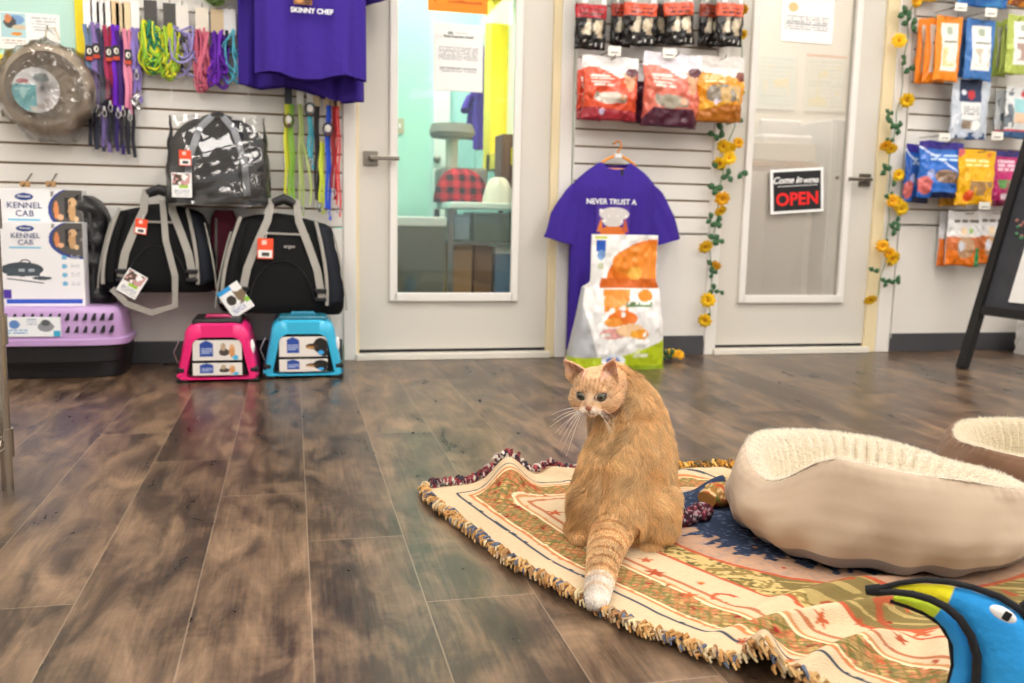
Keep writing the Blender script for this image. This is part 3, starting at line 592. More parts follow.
# ---- purple T-shirts
m_purple = M('purple jersey', '34188a', .85, bmp=(35, .35, .01))
def tshirt(label, loc, w, h, slv=True, hw=.5, folds=1.0, group=None, drape=0.0, seed=0, name='t_shirt', sl=.2):
    t = thing(name, label, 'shirt', loc, 0, group); b = MB(); P = []
    n = 72
    for i in range(41):
        v = i/40; sh = max(0, (v-.86)/.14)
        half = w/2*(1+.03*(1-v)) if v < .86 else w/2*(1-.62*sh**1.5)
        if v < .72: half *= 1-.0*v
        row = []
        for j in range(n):
            a = 2*pi*j/n; ca, sa = cos(a), sin(a); x = half*np.sign(ca)*abs(ca)**.75
            amp = folds*(1-v*.75); f = .016*amp*sin(x/w*21+seed+v*1.6)+.008*amp*sin(x/w*43+seed*2-v*3)+.012*amp*sin(x/w*9+seed*3)
            y = .045*np.sign(sa)*abs(sa)**.6*(1-.55*sh)+f
            z = v*h+.012*sin(x/w*9+seed)*(1-v)-.0*sh+drape*(x/w)*(1-v)
            if v > .97 : z -= .03*max(0, 1-abs(x)/(w*.15))**.7*(v-.97)/.03*(1.8 if sa < 0 else .4)
            row.append((x, y-.06, z))
        P.append(row)
    b.grid(P, wrap=True)
    b.build('shirt_body', m_purple, t, ang=80)
    if slv:
        for s in (-1, 1):
            b = MB(); pts = [Vector((s*w*.34, -.06, h*.90)), Vector((s*w*.43, -.06, h*.815)), Vector((s*w*(.47+sl*.5), -.062, h*.70)), Vector((s*w*(.48+sl), -.065, h*.57))]; rr = [.03, .066, .085, .09]; P = []
            for i in range(13):
                q = i/12*3; k = min(2, int(q)); f = q-k; c = pts[k].lerp(pts[k+1], f); r = (rr[k]*(1-f)+rr[k+1]*f)*min(1, w/.42); tg_ = (pts[k+1]-pts[k]).normalized(); u = Vector((tg_.z, 0, -tg_.x))
                P.append([tuple(c+u*cos(a)*r*(1+.03*sin(5*a+i))+Vector((0, 1, 0))*sin(a)*r*.32*(1+.25*sin(7*a+i*.4+s))) for a in np.linspace(0, 2*pi, 28, endpoint=False)])
            b.grid(P, wrap=True); b.build('sleeve', m_purple, t, ang=80)
    return t
xc, zb, w, h = rect(240, 40, 362, 92, .1)
t = tshirt('purple T-shirt behind the chef shirt, its hem showing lower', (xc-.0, YW-.06, W(300, 93, .1)[1]), w*1.0, .66, hw=.5, seed=2, drape=-.06, folds=1.3, sl=.1)
xc, zb, w, h = rect(256, 30, 365, 78, .26)
t = tshirt('purple T-shirt printed SKINNY CHEF hanging above the black carriers', (xc, YW-.20, zb), w, .64, seed=5, drape=.0, folds=.7, sl=.12)
zt = W(312, 11, .33)[1]-zb
text('chest_lettering', 'SKINNY CHEF', .026, m_white, t, (W(312, 11, .33)[0]-xc, -.128, zt), bold=.0008, rx=pi/2)
sheet('chest_print', '', '', W(303, 2, .33)[0]-xc, -.125, zt+.022, .07, .06, [('d', .3, .6, .3, .5, 'c58a4e'), ('d', .75, .3, .2, .3, '5d3b24')], base='8a5a38', parent=t)
# ---- pet carriers
m_nyl = M('black nylon', '0d0d0e', .85, bmp=(260, .5, .003), spec=.25); m_navy = M('dark navy mesh', '10151f', .7, bmp=(400, .5), spec=.3)
m_web = M('grey webbing', '9b978f', .8, bmp=(300, .4)); m_org = 'f0502a'
def superrow(hw, hd, z, n=56, ex=.45, y0=0):
    return [(hw*np.sign(cos(a))*abs(cos(a))**ex, -hd+hd*np.sign(sin(a))*abs(sin(a))**ex*1.0+y0, z) for a in np.linspace(0, 2*pi, n, endpoint=False)]
def duffel(label, x0, y0, x1, y1, d, seed=0, tilt=0, ends=(1,),  lean=.0, word=None, D=.24, sagz=.0):
    t, w, h = at_wall('pet_carrier', label, 'pet carrier', x0, y0, x1, y1, d)
    t.rotation_euler = (0, tilt, 0)
    hwf = lambda v: w/2*(1-.30*max(0, v)**1.6); hdf = lambda v: D/2*(1-.45*max(0, v)**2.2)
    def front(u, v): return Vector((hwf(v)*u+lean*v, -hdf(v)*2*(1-.0)+.012*abs(u)**4, v*h))
    b = MB(); P = []
    for i in range(30):
        v = i/29; vz = v*h; k = 1
        if v < .12: k = .9+.1*sin(v/.12*pi/2)
        if v > .9: k = cos((v-.9)/.1*pi/2*.88)
        row = superrow(hwf(v)*k, hdf(v)*k, vz+0, 64, .38)
        P.append([(x+lean*v+.004*sin(vz*60+x*20+seed), y-(hdf(v)*(1-k)) + .006*sin(x*35+vz*25+seed), z+sagz*sin((x/w+.5)*pi)*(1-v)*-1+.006*sin(x*14+seed)*v) for x, y, z in row])
    b.grid(P, wrap=True); b.add(P[0], [tuple(range(64))]); b.add(P[-1], [tuple(range(64))])
    b.build('carrier_body', m_nyl, t, ang=60)
    # end panel and piping following the zip
    for s in (-1, 1):
        b = MB()
        pn = [front(s*(.70+.05*sin(v*pi)), v)+Vector((0, -.010, 0)) for v in np.linspace(.08, .93, 18)]; qn = [front(s*(.97), v)+Vector((0, .002, 0)) for v in np.linspace(.14, .88, 18)]
        b.grid([pn, [a.lerp(c, .5)+Vector((0, -.004, 0)) for a, c in zip(pn, qn)], qn]); b.build('end_panel', m_navy if s > 0 else m_nyl, t, solid=.004)
        b = MB(); b.tube([front(s*((.68 if s > 0 else .9)+.04*sin(v*pi)), v)+Vector((0, -.013 if s > 0 else -.016, 0)) for v in np.linspace(.10, .95, 22)], .0075, 7); b.tube([front(s*.985, v)+Vector((s*.004, .0, 0)) for v in np.linspace(.05, .8, 18)], .004, 6); lab(b.build('zip_piping', m_web, t), 'grey zip piping')
    # front pocket seam
    b = MB(); b.tube([front(.5*cos(a), .12+.42*sin(a))+Vector((0, -.006, 0)) for a in np.linspace(.1, pi-.1, 24)], .0022, 5); b.tube([front(u, .80)+Vector((0, -.008, 0)) for u in np.linspace(-.45, .5, 10)], .005, 6, mi=1); b.build('pocket_seam', [m_black, m_web], t)
    top = h+.055
    for s in (-1, 1):
        q = [front(s*.62, .18), front(s*.58, .45), front(s*.47, .7), front(s*.33, .93)+Vector((0, -.008, 0)), Vector((s*.05+lean, -D*.5, top-.005)), Vector((-s*.02+lean, -D*.45, top))]
        q = [p+Vector((0, -.010, 0)) for p in q]; pp = []
        for i in range(len(q)-1): pp += [q[i].lerp(q[i+1], f) for f in (0, .33, .66)]
        pp.append(q[-1]); b = MB(); b.tube(pp, 1, 4, flat=(.021, .004), nrm=(0, -1, .25)); lab(b.build('handle', m_web, t, smooth=False), 'grey webbing handle')
        p = front(s*.61, .25)+Vector((0, -.018, 0)); bb = MB(); bb.box(p.x, p.y, p.z, .046, .014, .016); bb.box(p.x, p.y, p.z-.035, .046, .014, .014); bb.build('buckle', m_black, t, bevel=.003)
    b = MB(); b.tube([(-.045+lean, -D*.5, top-.012), (0+lean, -D*.5, top+.006), (.045+lean, -D*.5, top-.012)], [.018, .022, .018], 12, flat=(1, 1)); b.build('handle_grip', m_black, t)
    if word: text('logo_lettering', word, .022, M('pale print', 'b9b5ae', .6), t, tuple(front(.12, .68)+Vector((0, -.012, 0))), bold=.0003)
    return t, w, h, front
def htag(t, p, s=1.0, rot=0):
    o = sheet('price_tag', '', '', p[0], p[1], p[2], .045*s, .06*s, [('r', .08, .06, .92, .42, 'f4f1ec'), ('r', .3, .12, .75, .3, '3f3a3a'), ('r', .3, .68, .6, .9, 'f6c9ba')], base=m_org, tilt=rot, parent=t, thick=.0015, nx=24, ny=28); lab(o, 'orange price tag')
    b = MB(); b.tube([(0, -.001, .058*s), (.006, .0, .08*s)], .0012, 5); b.build('tag_string', m_white, o)
def pcard(t, p, s=1.0, rot=.5, blue=False):
    top = 'f3f3f1'
    L = [('n', .05, .5, .95, .96, 5, .5, '5b4a3c'), ('n', .05, .5, .95, .96, 8, .62, 'cf9d9a'), ('r', .35, .38, .8, .5, '9ccb3b'), ('t', .1, .06, .9, .34, 5, '9aa0a8')]
    if blue: L = [('r', 0, .84, .6, 1, '2f9ad8'), ('d', .35, .55, .2, .17, '3a332e'), ('n', .6, .3, 1, 1, 5, .5, '7b6a50'), ('r', .8, .25, 1, .4, '8cc63f'), ('t', .1, .08, .7, .34, 4, '9aa0c0')]
    o = sheet('info_card', '', '', p[0], p[1], p[2], .075*s, .095*s, L, base=top, tilt=rot, parent=t, thick=.0015, nx=36, ny=44); lab(o, 'printed information card')
t, w, h, fr = duffel('black duffel pet carrier with grey handles, hanging beside the stacked boxes', 108, 205, 220, 288, .03, 1, .0, D=.24)
p = fr(-.35, .72); htag(t, (p.x, p.y-.02, p.z-.02), 1.0, .15); p = fr(-.62, .1); pcard(t, (p.x+.02, p.y-.03, p.z-.04), 1.05, .55)
b = MB(); b.tube([fr(-.75, .05)+Vector((0, -.02, -.0)), fr(-.5, -.12)+Vector((0, -.03, 0)), fr(-.1, -.22)+Vector((0, -.03, 0)), fr(.3, -.14)+Vector((0, -.03, 0)), fr(.32, .2)+Vector((0, -.03, 0)), fr(.18, .6)+Vector((0, -.03, 0)), fr(.1, 1.05)+Vector((0, -.02, 0))], 1, 4, flat=(.017, .003), nrm=(0, -1, 0)); b.build('shoulder_strap', m_web, t, smooth=False)
t, w, h, fr = duffel('black duffel pet carrier with grey handles, hanging above the pink and blue kennels', 219, 214, 343, 308, .10, 3, radians(1.5), word='Sherpani'[:0] or None, D=.25)
text('logo_lettering', 'argan', .02, M('pale print', 'b9b5ae', .6), t, tuple(fr(.12, .68)+Vector((0, -.014, 0))), bold=.0003)
p = fr(-.3, .55); htag(t, (p.x, p.y-.02, p.z-.0), 1.35, 0); p = fr(-.52, .02); pcard(t, (p.x-.01, p.y-.03, p.z-.0), 1.25, -.62, True)
# small maroon carrier glimpsed behind
t, w, h = at_wall('pet_carrier', 'maroon carrier mostly hidden between the two black duffels', 'pet carrier', 211, 210, 240, 290, .012)
b = MB(); P = [superrow(w/2*k, .035, v*h, 40, .4) for v, k in ((0, .8), (.05, 1), (.5, 1), (.9, .85), (1, .6))]; b.grid(P, wrap=True); b.build('carrier_body', M('maroon nylon', '6b1f33', .8, bmp=(250, .4)), t); b = MB(); b.tube([(-w*.3, -.075, h*.2), (-w*.25, -.075, h*.9)], .005, 6); b.build('zip_piping', m_web, t)
# carrier in film
t, w, h = at_wall('wrapped_carrier', 'grey pet carrier in a clear plastic bag above the two duffels', 'pet carrier', 170, 122, 271, 204, .03)
b = MB(); P = []
for i in range(26):
    v = i/25; hw = w/2*math.sqrt(max(0.0, 1-(v*.95)**4.2))*(.93+.07*sin(min(1, v*6)*pi/2)); hd = .12*math.sqrt(max(.02, 1-v**3))
    P.append([(x, y+.02-.12+hd, z) for x, y, z in superrow(hw, hd, v*h, 60, .5)])
P = [[(x, y, z) for x, y, z in r] for r in P]; b.grid(P, wrap=True); b.add(P[0], [tuple(range(60))]); b.add(P[-1], [tuple(range(60))]); b.build('carrier_body', M('charcoal nylon', '18191c', .75, bmp=(200, .5), spec=.3), t, ang=70)
b = MB(); b.box(0, -.13, .012, w*.96, .22, .03); b.build('base_board', m_black, t, bevel=.01)
b = MB()
for s in (-1, 1): b.tube([(s*w*.28, -.235, .03), (s*w*.26, -.228, h*.5), (s*w*.16, -.19, h*.87), (s*w*.05, -.14, h+.01)], 1, 4, flat=(.018, .004), nrm=(0, -1, .2))
b.build('handle', M('silver webbing', '8e9196', .6), t, smooth=False)
b = MB(); b.tube([(-.06, -.13, h-.01), (0, -.13, h+.015), (.05, -.13, h-.005)], .016, 10); b.build('handle_grip', m_black, t)
htag(t, (-.115, -.262, h*.42), 1.0, 0); pcard(t, (-.13, -.262, .02), 1.0, 0)
b = MB(); P = []
for i in range(22):
    v = i/21; hw = w/2*1.02*(1-.10*v) if v < .93 else w/2*.9; hd = .135*(1-.75*v**2.5)
    P.append([(x*(1+.02*sin(v*20+x*30)), -.12+(y+hd)+.006*sin(x*60+v*9)+.005*sin(x*22-v*23), z*1.06-.01+.006*sin(x*50)) for x, y, z in superrow(hw, hd, v*h, 80, .55)])
b.grid(P, wrap=True); b.build('film_bag', film, t, ang=80)
peg(t, 0, h+.01, .15)
# ---- boxed carriers and soft bags at the far left
def cab_box(label, x0, y0, x1, y1, d, full):
    xc, zb, w, h = rect(x0, y0, x1, y1, d); t = thing('carrier_box', label, 'box', (xc, YW-d, zb), 0, 'printed carrier boxes')
    b = MB(); b.box(0, .04, h/2, w, .08, h); b.build('carton', M('white carton', 'e9e9ea', .5), t, smooth=False, bevel=.002)
    L = [('d', .98, .80, .40, .235, '2b3f8f'), ('d', .99, .81, .375, .215, '55524f'), ('n', .62, .62, 1, .98, 5, .6, '8d8a86'), ('n', .78, .72, 1, .92, 6, .5, '26262a'), ('d', .87, .79, .045, .10, 'c99f70'), ('d', .88, .88, .05, .045, 'd9b384'), ('d', .85, .87, .012, .02, '6d4a2c'), ('d', .92, .71, .03, .03, 'e0c296'), ('d', .68, .80, .03, .09, 'd98a58'), ('d', .73, .73, .04, .03, 'e9b48e'), ('r', .03, .03, .97, .085, '2a56c0'),
         ('d', .30, .925, .11, .036, '24468f'), ('r', .10, .688, .48, .705, '6fc0dd')]
    if full: L += [('d', .24, .44, .26, .085, '3f4950'), ('r', .05, .36, .45, .45, '46525a'), ('d', .48, .335, .12, .022, '3f4a52'), ('r', .2, .41, .27, .445, 'a8b2ba'), ('r', .32, .41, .39, .445, 'a8b2ba'), ('f', lambda U, V: (np.abs(np.hypot((U-.28)/1.1, (V-.5)/.9)-.06) < .008) & (V > .5), '3f4950'), ('f', lambda U, V: (np.abs(V-.30+.12*(U-.3)) < .007) & (U > .05) & (U < .5), '3f4950')] + [('d', .76, .585-.105*k, .035, .027, '6fb2d6') for k in range(4)] + [('t', .84, .56-.105*k, .95, .615-.105*k, 3, 'c3c6ca') for k in range(4)] + [('r', .0, .09, .1, .2, '4a2f9e')]
    sheet('printed_front', '', '', 0, -.0015, 0, w*.996, h*.996, L, base='eeeeef', parent=t, nx=110, ny=150)
    zz = h*.925; text('maker_lettering', 'Petmate', h*.036, m_white, t, (-w*.2, -.006, zz), shear=.2, bold=.0002)
    mk = M('box ink', '34407a', .6)
    text('kennel_lettering', 'KENNEL', h*.085, mk, t, (-w*.2, -.004, h*.835), spacing=1.02); text('cab_lettering', 'CAB', h*.085, mk, t, (-w*.2, -.004, h*.755), spacing=1.05)
    return t, w, h
cab_box('white printed carrier box behind, its top half showing above the front box', 1, 189, 84, 290, .20, False)
t, w, h = cab_box('white printed carrier box in front, showing a grey bag and a blue stripe', 2, 222, 84, 306, .29, True)
for px, lb in ((22, 'left wire hook with a tan clip above the printed boxes'), (48, 'right wire hook with a tan clip above the printed boxes')):
    x, z = W(px+3, 184, .2); t = thing('display_hook', lb, 'hook', (x, YW-.0, z)); b = MB(); b.tube([(-.02, -.02, .045), (-.015, -.1, .02), (0, -.21, .0), (.0, -.235, -.01)], .0035, 6); b.build('wire', m_nickel, t)
    MB().box(.0, -.2, .0, .035, .012, .022).build('clip', M('tan clip', 'b98f5f', .5), t, bevel=.002)
# second row: boxes rest on the lilac kennel; soft black bag behind them
t, w, h = at_wall('soft_carrier', 'black crumpled soft carrier standing right behind the printed boxes', 'pet carrier', 70, 196, 114, 307, .02)
b = MB(); P = []
for i in range(30):
    v = i/29; k = 1 if v < .75 else math.sqrt(max(.03, 1-((v-.75)/.25)**2)); 
    P.append([(x*k+.012*(1-v), y*1.0+.008*sin(z*55+x*30)+.006*sin(z*90-x*12), z) for x, y, z in superrow(w/2*(1+.05*sin(v*9)), .09, v*h, 56, .5)])
b.grid(P, wrap=True); b.add(P[0], [tuple(range(56))]); b.add(P[-1], [tuple(range(56))]); b.build('carrier_body', M('black satin nylon', '1b1b1d', .45, bmp=(30, .8, .01)), t, ang=70)
b = MB(); b.tube([(w*.1+.02*cos(a)*1.2, -.18, h*.5+h*.42*sin(a)) for a in np.linspace(-pi/2, pi/2, 14)], .006, 6); b.build('zip_piping', M('dark piping', '3a3a3c', .5), t)
# lilac and black kennel
xc, zb, w, h = rect(-14, 312, 128, 376, .25); 
t = thing('pet_kennel', 'lilac topped plastic kennel with black tub under the printed boxes', 'pet kennel', (xc-.03, 4.07, 0)); D = .17; h = .30
m_lil = M('lilac plastic', 'bf9cce', .35); w = .585
b = MB(); P = [superrow(w/2*k, D*k, z, 72, .42, (1-k)*-0) for z, k in ((0, .90), (.004, .94), (.06, .96), (.065, .975), (.12, .985), (.125, 1.0), (.135, 1.0))]
P = [[(x, y+D*0, z) for x, y, z in r] for r in P]; b.grid(P, wrap=True); b.add(P[0], [tuple(range(72))]); b.build('tub', M('black plastic', '1c1c1f', .35), t)
b = MB(); P = [[(x, y-D+D*k*1.0+D*(1-k)*0, z) if 0 else (x, (y+D*k)-D, z) for x, y, z in superrow(w/2*k, D*k, z, 72, .42)] for z, k in ((.128, 1.0), (.13, 1.02), (.150, 1.02), (.155, .97), (.20, .955), (.25, .93), (.265, .90), (.272, .86), (.274, .5))]
b.grid(P, wrap=True); b.add(P[-1], [tuple(range(72))]); b.build('lid_shell', m_lil, t)
mv = M('vent shadow', '2a2430', .8); 
for row, z in ((0, .238), (1, .190)):
    b = MB()
    for k in range(17):
        x = -w*.42+k*w*.84/16
        if row == 1 and -.2 < x/w < .02: pass
        b.prism([(x-.010, z-.012), (x+.006, z-.012), (x+.008, z+.012), (x+.002, z+.014)], -D*1.975, -D*1.9+.01)
    b.build('vent_row', mv, t, smooth=False)
sheet('kennel_label', '', '', -.03, -D*1.985, .165, .20, .075, [('d', .2, .62, .09, .22, '5d86c4'), ('t', .05, .1, .42, .36, 2, '7fa8d8'), ('d', .74, .5, .14, .26, '8d9096'), ('d', .74, .7, .08, .16, '55585e'), ('r', .86, .0, .98, .3, '39a9d0'), ('t', .42, .55, .58, .9, 3, 'a9b6c8')], base='eef1f4', parent=t, thick=.002)
# small kennels
def small_kennel(label, x0, x1, ytop, yb, col, dark, lbl, topmat, rz=0):
    (xa, ya), (xb, yb_) = FL(x0, yb), FL(x1, yb-4)
    w = xb-xa; yy = (ya+yb_)/2; t = thing('pet_kennel', label, 'pet kennel', ((xa+xb)/2, yy, 0), rz)
    h = PY((x0+x1)/2, ytop, yy+.12)[1]; D = .34
    mk = M('kennel '+col, col, .3, coat=.2); m2 = M('kennel trim '+dark, dark, .35)
    N_ = 48
    def outl(hw0, hw1, z0, z1, r):       # rounded trapezoid, closed
        pts = []; cs = [(hw0, z0, -pi/2, 0), (hw1, z1, 0, pi/2), (-hw1, z1, pi/2, pi), (-hw0, z0, pi, 3*pi/2)]
        for cx, cz, a0, a1 in cs:
            rr = r if cz > .05 else .012; sx = 1 if cx > 0 else -1; sz = 1 if cz > .05 else -1
            for k in range(12):
                a = a0+(a1-a0)*k/11; pts.append((cx-sx*rr+rr*cos(a), cz-sz*rr+rr*sin(a)))
        return pts
    O = lambda s: outl(w/2*s, w*.40*s, .0+.012, h*(1-(1-s)*.6), .055); I = outl(w*.375, w*.30, .018, h*.75, .04)
    rings = [[(x, y, z) for x, z in o] for o, y in ((I, .05), (I, -.0), ([(x*1.03, z*1.01) for x, z in I], -.012), (O(.93), -.012), (O(.975), -.004), (O(1), .012), (O(1), D*.5), (O(.99), D-.03), (O(.93), D), )]
    b = MB(); b.grid(rings, wrap=True); b.add(rings[-1], [tuple(range(N_))]); b.build('shell', mk, t, ang=50)
    b = MB(); b.add([(x, .048, z) for x, z in I], [tuple(range(N_))]); b.build('inner_panel', m_black, t, smooth=False)
    # handle recess on top, side latches, feet
    b = MB(); b.box(0, D*.30, h-.012, w*.60, D*.6, .05); b.build('top_door', topmat, t, bevel=.008)
    b = MB(); b.tube([(-w*.17, D*.2, h+.0), (-w*.13, D*.2, h+.017), (w*.13, D*.2, h+.017), (w*.17, D*.2, h)], .008, 8); b.build('carry_handle', m2, t)
    for s in (-1, 1):
        b = MB(); b.box(s*w*.445, .012, h*.21, w*.11, .05, h*.10); b.build('latch', m_black, t, bevel=.006)
        b = MB(); b.box(s*w*.445, .014, h*.12, w*.11, .05, h*.06); b.build('latch_bar', m2 if s > 0 else M('kennel '+col), t, bevel=.005)
        for yy2 in (.02, D-.03): b2 = MB(); b2.box(s*w*.42, yy2, .008, w*.16, .06, .016); b2.build('foot', m_black, t, bevel=.004)
        if s > 0: b = MB(); b.ball((s*w*.425, .005, h*.58), (.010, .012, .03)); b.build('vent_cover', m_white, t)
    for i, (z0, z1) in enumerate(((h*.37, h*.71), (.028, h*.33))):
        sheet('shelf_label', '', '', 0, -.006-.004*i, z0, w*.60, z1-z0, lbl(i), base='e3ddd6', parent=t, nx=60, ny=40, thick=.002)
    b = MB(); b.tube([(-w*.48, .02, h*.3), (-w*.53, .01, h*.5), (-w*.47, .02, h*.68)], .002, 6); b.build('door_wire', m_chrome, t)
    return t
lp = lambda i: [('r', .14, .2, .42, .82, '24479c'), ('f', lambda U, V: (V > .8) & (V < .8+.2*(1-np.abs(U-.28)/.16)), '24479c'), ('t', .17, .3, .39, .6, 3, 'b9c6e8'), ('d', .64, .4, .11, .18, '4a4038'), ('d', .62, .66, .05, .2, 'b9a184'), ('d', .8, .45, .06, .32, 'd79860'), ('d', .8, .68, .04, .12, 'e0ad78'), ('d', .87, .14, .06, .12, '39b0e0')]
lb2 = lambda i: [('r', .16, .2, .42, .82, '24479c'), ('f', lambda U, V: (V > .8) & (V < .8+.2*(1-np.abs(U-.28)/.16)), '24479c'), ('t', .18, .3, .39, .6, 3, 'b9c6e8'), ('d', .86, .55, .16, .38, '17140f'), ('d', .68, .52, .13, .14, '3a2a1c'), ('d', .64, .46, .09, .07, 'b98548'), ('d', .93, .2, .09, .2, '1c1813'), ('d', .86, .2, .06, .12, '39a0e0')]
small_kennel('small hot pink plastic kennel on the floor, left of the blue one', 176, 259, 319, 384, 'e81f74', 'b3145a', lp, m_black)
small_kennel('small sky blue plastic kennel on the floor beside the pink one', 263, 343, 316, 380, '35b4dc', '1a7f9f', lb2, M('teal dark', '1f6f86', .35))
# ---- wire shelving at the left edge
xs, ys = FL(8, 490)
t = thing('wire_shelf_unit', 'chrome wire shelf unit cut by the left edge of the picture', 'shelf', (xs, ys, 0)); m_ch2 = M('chrome dull', 'b5ada0', .25, metal=1)
for i, (dx, dy) in enumerate(((0, 0), (-.35, 0), (-.35, -.9), (0, -.9))):
    b = MB(); b.tube([(dx, dy, 0), (dx, dy, .75)], .0125, 14); [b.tube([(dx, dy, z), (dx, dy, z+.002)], .0133, 14) for z in np.arange(.08, .75, .025)]; b.build('post', m_ch2, t)
for z in (.10, .36, .62):
    b = MB()
    for dy in (0, -.9):
        for dz in (0, .03): b.tube([(-.35, dy, z+dz), (0, dy, z+dz)], .003, 6)
        b.tube([(-.35+.35*k/14, dy, z+(.03 if k % 2 else 0)) for k in range(15)], .0022, 5)
    for dx in (0, -.35):
        for dz in (0, .03): b.tube([(dx, -.9, z+dz), (dx, 0, z+dz)], .003, 6)
        b.tube([(dx, -.9+.9*k/30, z+(.03 if k % 2 else 0)) for k in range(31)], .0022, 5)
    for k in range(34): b.tube([(-.35, -.88+k*.026, z+.032), (0, -.88+k*.026, z+.032)], .0016, 4)
    b.build('wire_shelf', m_ch2, t)
    b = MB(); b.tube([(0, 0, z-.02), (0, 0, z+.045)], .018, 12); b.build('shelf_collar', m_ch2, t)
for z, hh, lb in ((.134, .16, 'white food pouch with red spot on the lowest wire shelf at the left edge'), (.394, .20, 'white food pouch on the upper wire shelf at the left edge')):
    t = thing('food_pouch', lb, 'pouch', (xs-.10, ys-.075, z)); b = MB(); P = [superrow(.075*k, .04*q, v*hh, 40, .6) for v, k, q in ((0, .8, .8), (.08, 1, 1), (.4, 1, 1.05), (.7, .98, .8), (.92, .95, .2), (1, .95, .12))]; b.grid(P, wrap=True); b.add(P[0], [tuple(range(40))]); b.build('pouch_body', M('white foil', 'e9e7e4', .3, bmp=(25, .6, .01)), t)
    b = MB(); b.ball((.03, -.075, hh*.5), (.012, .006, .010), 10); b.build('red_mark', M('red print', 'c03028', .4), t)
# ------------------------------------------------------------------ goods on the middle and right panels
bagmat = VC('glossy foil print', .26, (26, .8, .008), coat=.12); mattebag = VC('satin foil print', .4, (22, .5, .005))
def pouch(name, label, cat, x0, y0, x1, y1, d, thick, layers, base='ffffff', side='cccccc', group=None, tilt=0, rz=0, seal=.16, belly=.35, taper=.0, seed=0, hook=True, mat=None, gus=.0, nv=56, n=100, bottom=.35, pull=0.0):
    xc, zb, w, h = rect(x0, y0, x1, y1, d)
    t = thing(name, label, cat, (xc, YW-d, zb), rz, group); t.rotation_euler = (0, tilt, rz)
    v = np.linspace(0, 1, nv)[:, None]; a = np.linspace(0, 2*pi, n, endpoint=False)[None, :]; ca, sa = np.cos(a), np.sin(a); v = v+0*a
    th = np.where(v < belly, thick*(bottom+(1-bottom)*np.minimum(1, v/belly)**.6), np.where(v < 1-seal, thick*np.maximum(.06, np.cos(np.clip((v-belly)/(1-seal-belly), 0, 1)*pi/2)), thick*.06)); th[0] *= .3
    hw = w/2*(1-taper*(1-v))*(1-.05*th/thick)*(1+.05*(vnoise(v*5+seed, np.sign(ca)*3.0+0*v, 5)-.5))
    x = hw*np.sign(ca)*np.abs(ca)**.7; z = v*h
    c1 = vnoise(x/w*7+seed*7.1, v*5+seed, 1)-.5; c2 = vnoise(x/w*17+v*8+seed, v*13-x/w*9, 2)-.5; c3 = np.abs(vnoise(x/w*9+v*6, v*8-x/w*5+seed, 3)-.5)
    y = -thick/2+th/2*np.sign(sa)*np.abs(sa)**.8+(.012*c1+.008*c2+.012*c3)*min(1.6, thick/.045)*np.clip(th/thick*1.5, .3, 1)
    z = z+.010*(vnoise(x/w*4+seed, v*2, 7)-.5)*np.where((v > .9) | (v < .1), 1, .3)
    P = np.stack([x, np.minimum(y, -.001), z], -1); C = np.stack([x/(2*hw)+.5, v, sa+0*v], -1)
    col = paint(C[..., 0], C[..., 1], layers, base)
    back = C[..., 2] > -.05; col[back] = lin(side)
    b = MB(); b.grid(P, col=col, wrap=True); b.add(P[0], [tuple(range(n))], col=side); b.add(P[-1], [tuple(range(n))], col=base)
    b.build(name+'_body' if not name.endswith('bag') else 'pouch', mat or bagmat, t, ang=75)
    if hook:
        b = MB(); b.tube([(0, -thick/2, h-.012), (0, d-.012, h-.004)], .0022, 6); b.tube([(0, -thick/2, h-.012), (0, -thick/2-.05, h-.014), (0, -thick/2-.055, h)], .0022, 6); b.build('wire_hook', m_nickel, t)
    return t
def tagrail(px0, py0, px1, py1, label, d=.20):
    xc, zb, w, h = rect(px0, py0, px1, py1, d); t = thing('price_tag', label, 'price tag', (xc, YW-d, zb), 0, 'price tags on the hooks')
    MB().box(0, 0, h/2, w, .004, h).build('plate', M('tag white', 'f2efe6', .5), t, bevel=.001)
    b = MB(); b.tube([(0, .002, h*.7), (0, d-.012, h*.8)], .0025, 6); b.build('rod', m_nickel, t); b = MB(); [b.box(0, -.003, h*z, w*.6, .001, h*.08) for z in (.35,)]; b.build('print_line', M('ink'), t)
def choc(band, seed): return [('r', 0, 0, 1, .46, '120e0c'), ('n', .15, .18, .85, .44, 8, .56, 'b9a68b'), ('d', .38, .30, .12, .09, 'eadfc6'), ('d', .66, .32, .12, .09, 'e6d9bc'), ('r', 0, .46, 1, .66, band), ('t', .15, .47, .85, .6, 2, '5b2118'), ('r', 0, .66, 1, 1, 'aaa59d'), ('n', .05, .68, .95, .98, 7, .55, 'f1efea'), ('n', .1, .02, .9, .14, 14, .72, 'd9d6cf')]
G1 = 'black and orange treat bags on the top row of the middle panel'
for a in ((609, -16, 630, 47, .05, 'b5381f', 'dark treat bag half hidden behind, left of the first orange banded bag'), (640, -16, 668, 44, .04, '5b2c1c', 'brown dark treat bag hidden between the two orange banded bags'), (697, -16, 722, 48, .05, '9c3a22', 'dark treat bag half behind the rightmost one of the top row')):
    pouch('treat_bag', a[6], 'bag of pet treats', a[0], a[1], a[2], a[3], a[4], .04, choc(a[5], 1), side='1c1613', group=G1, seed=a[0])
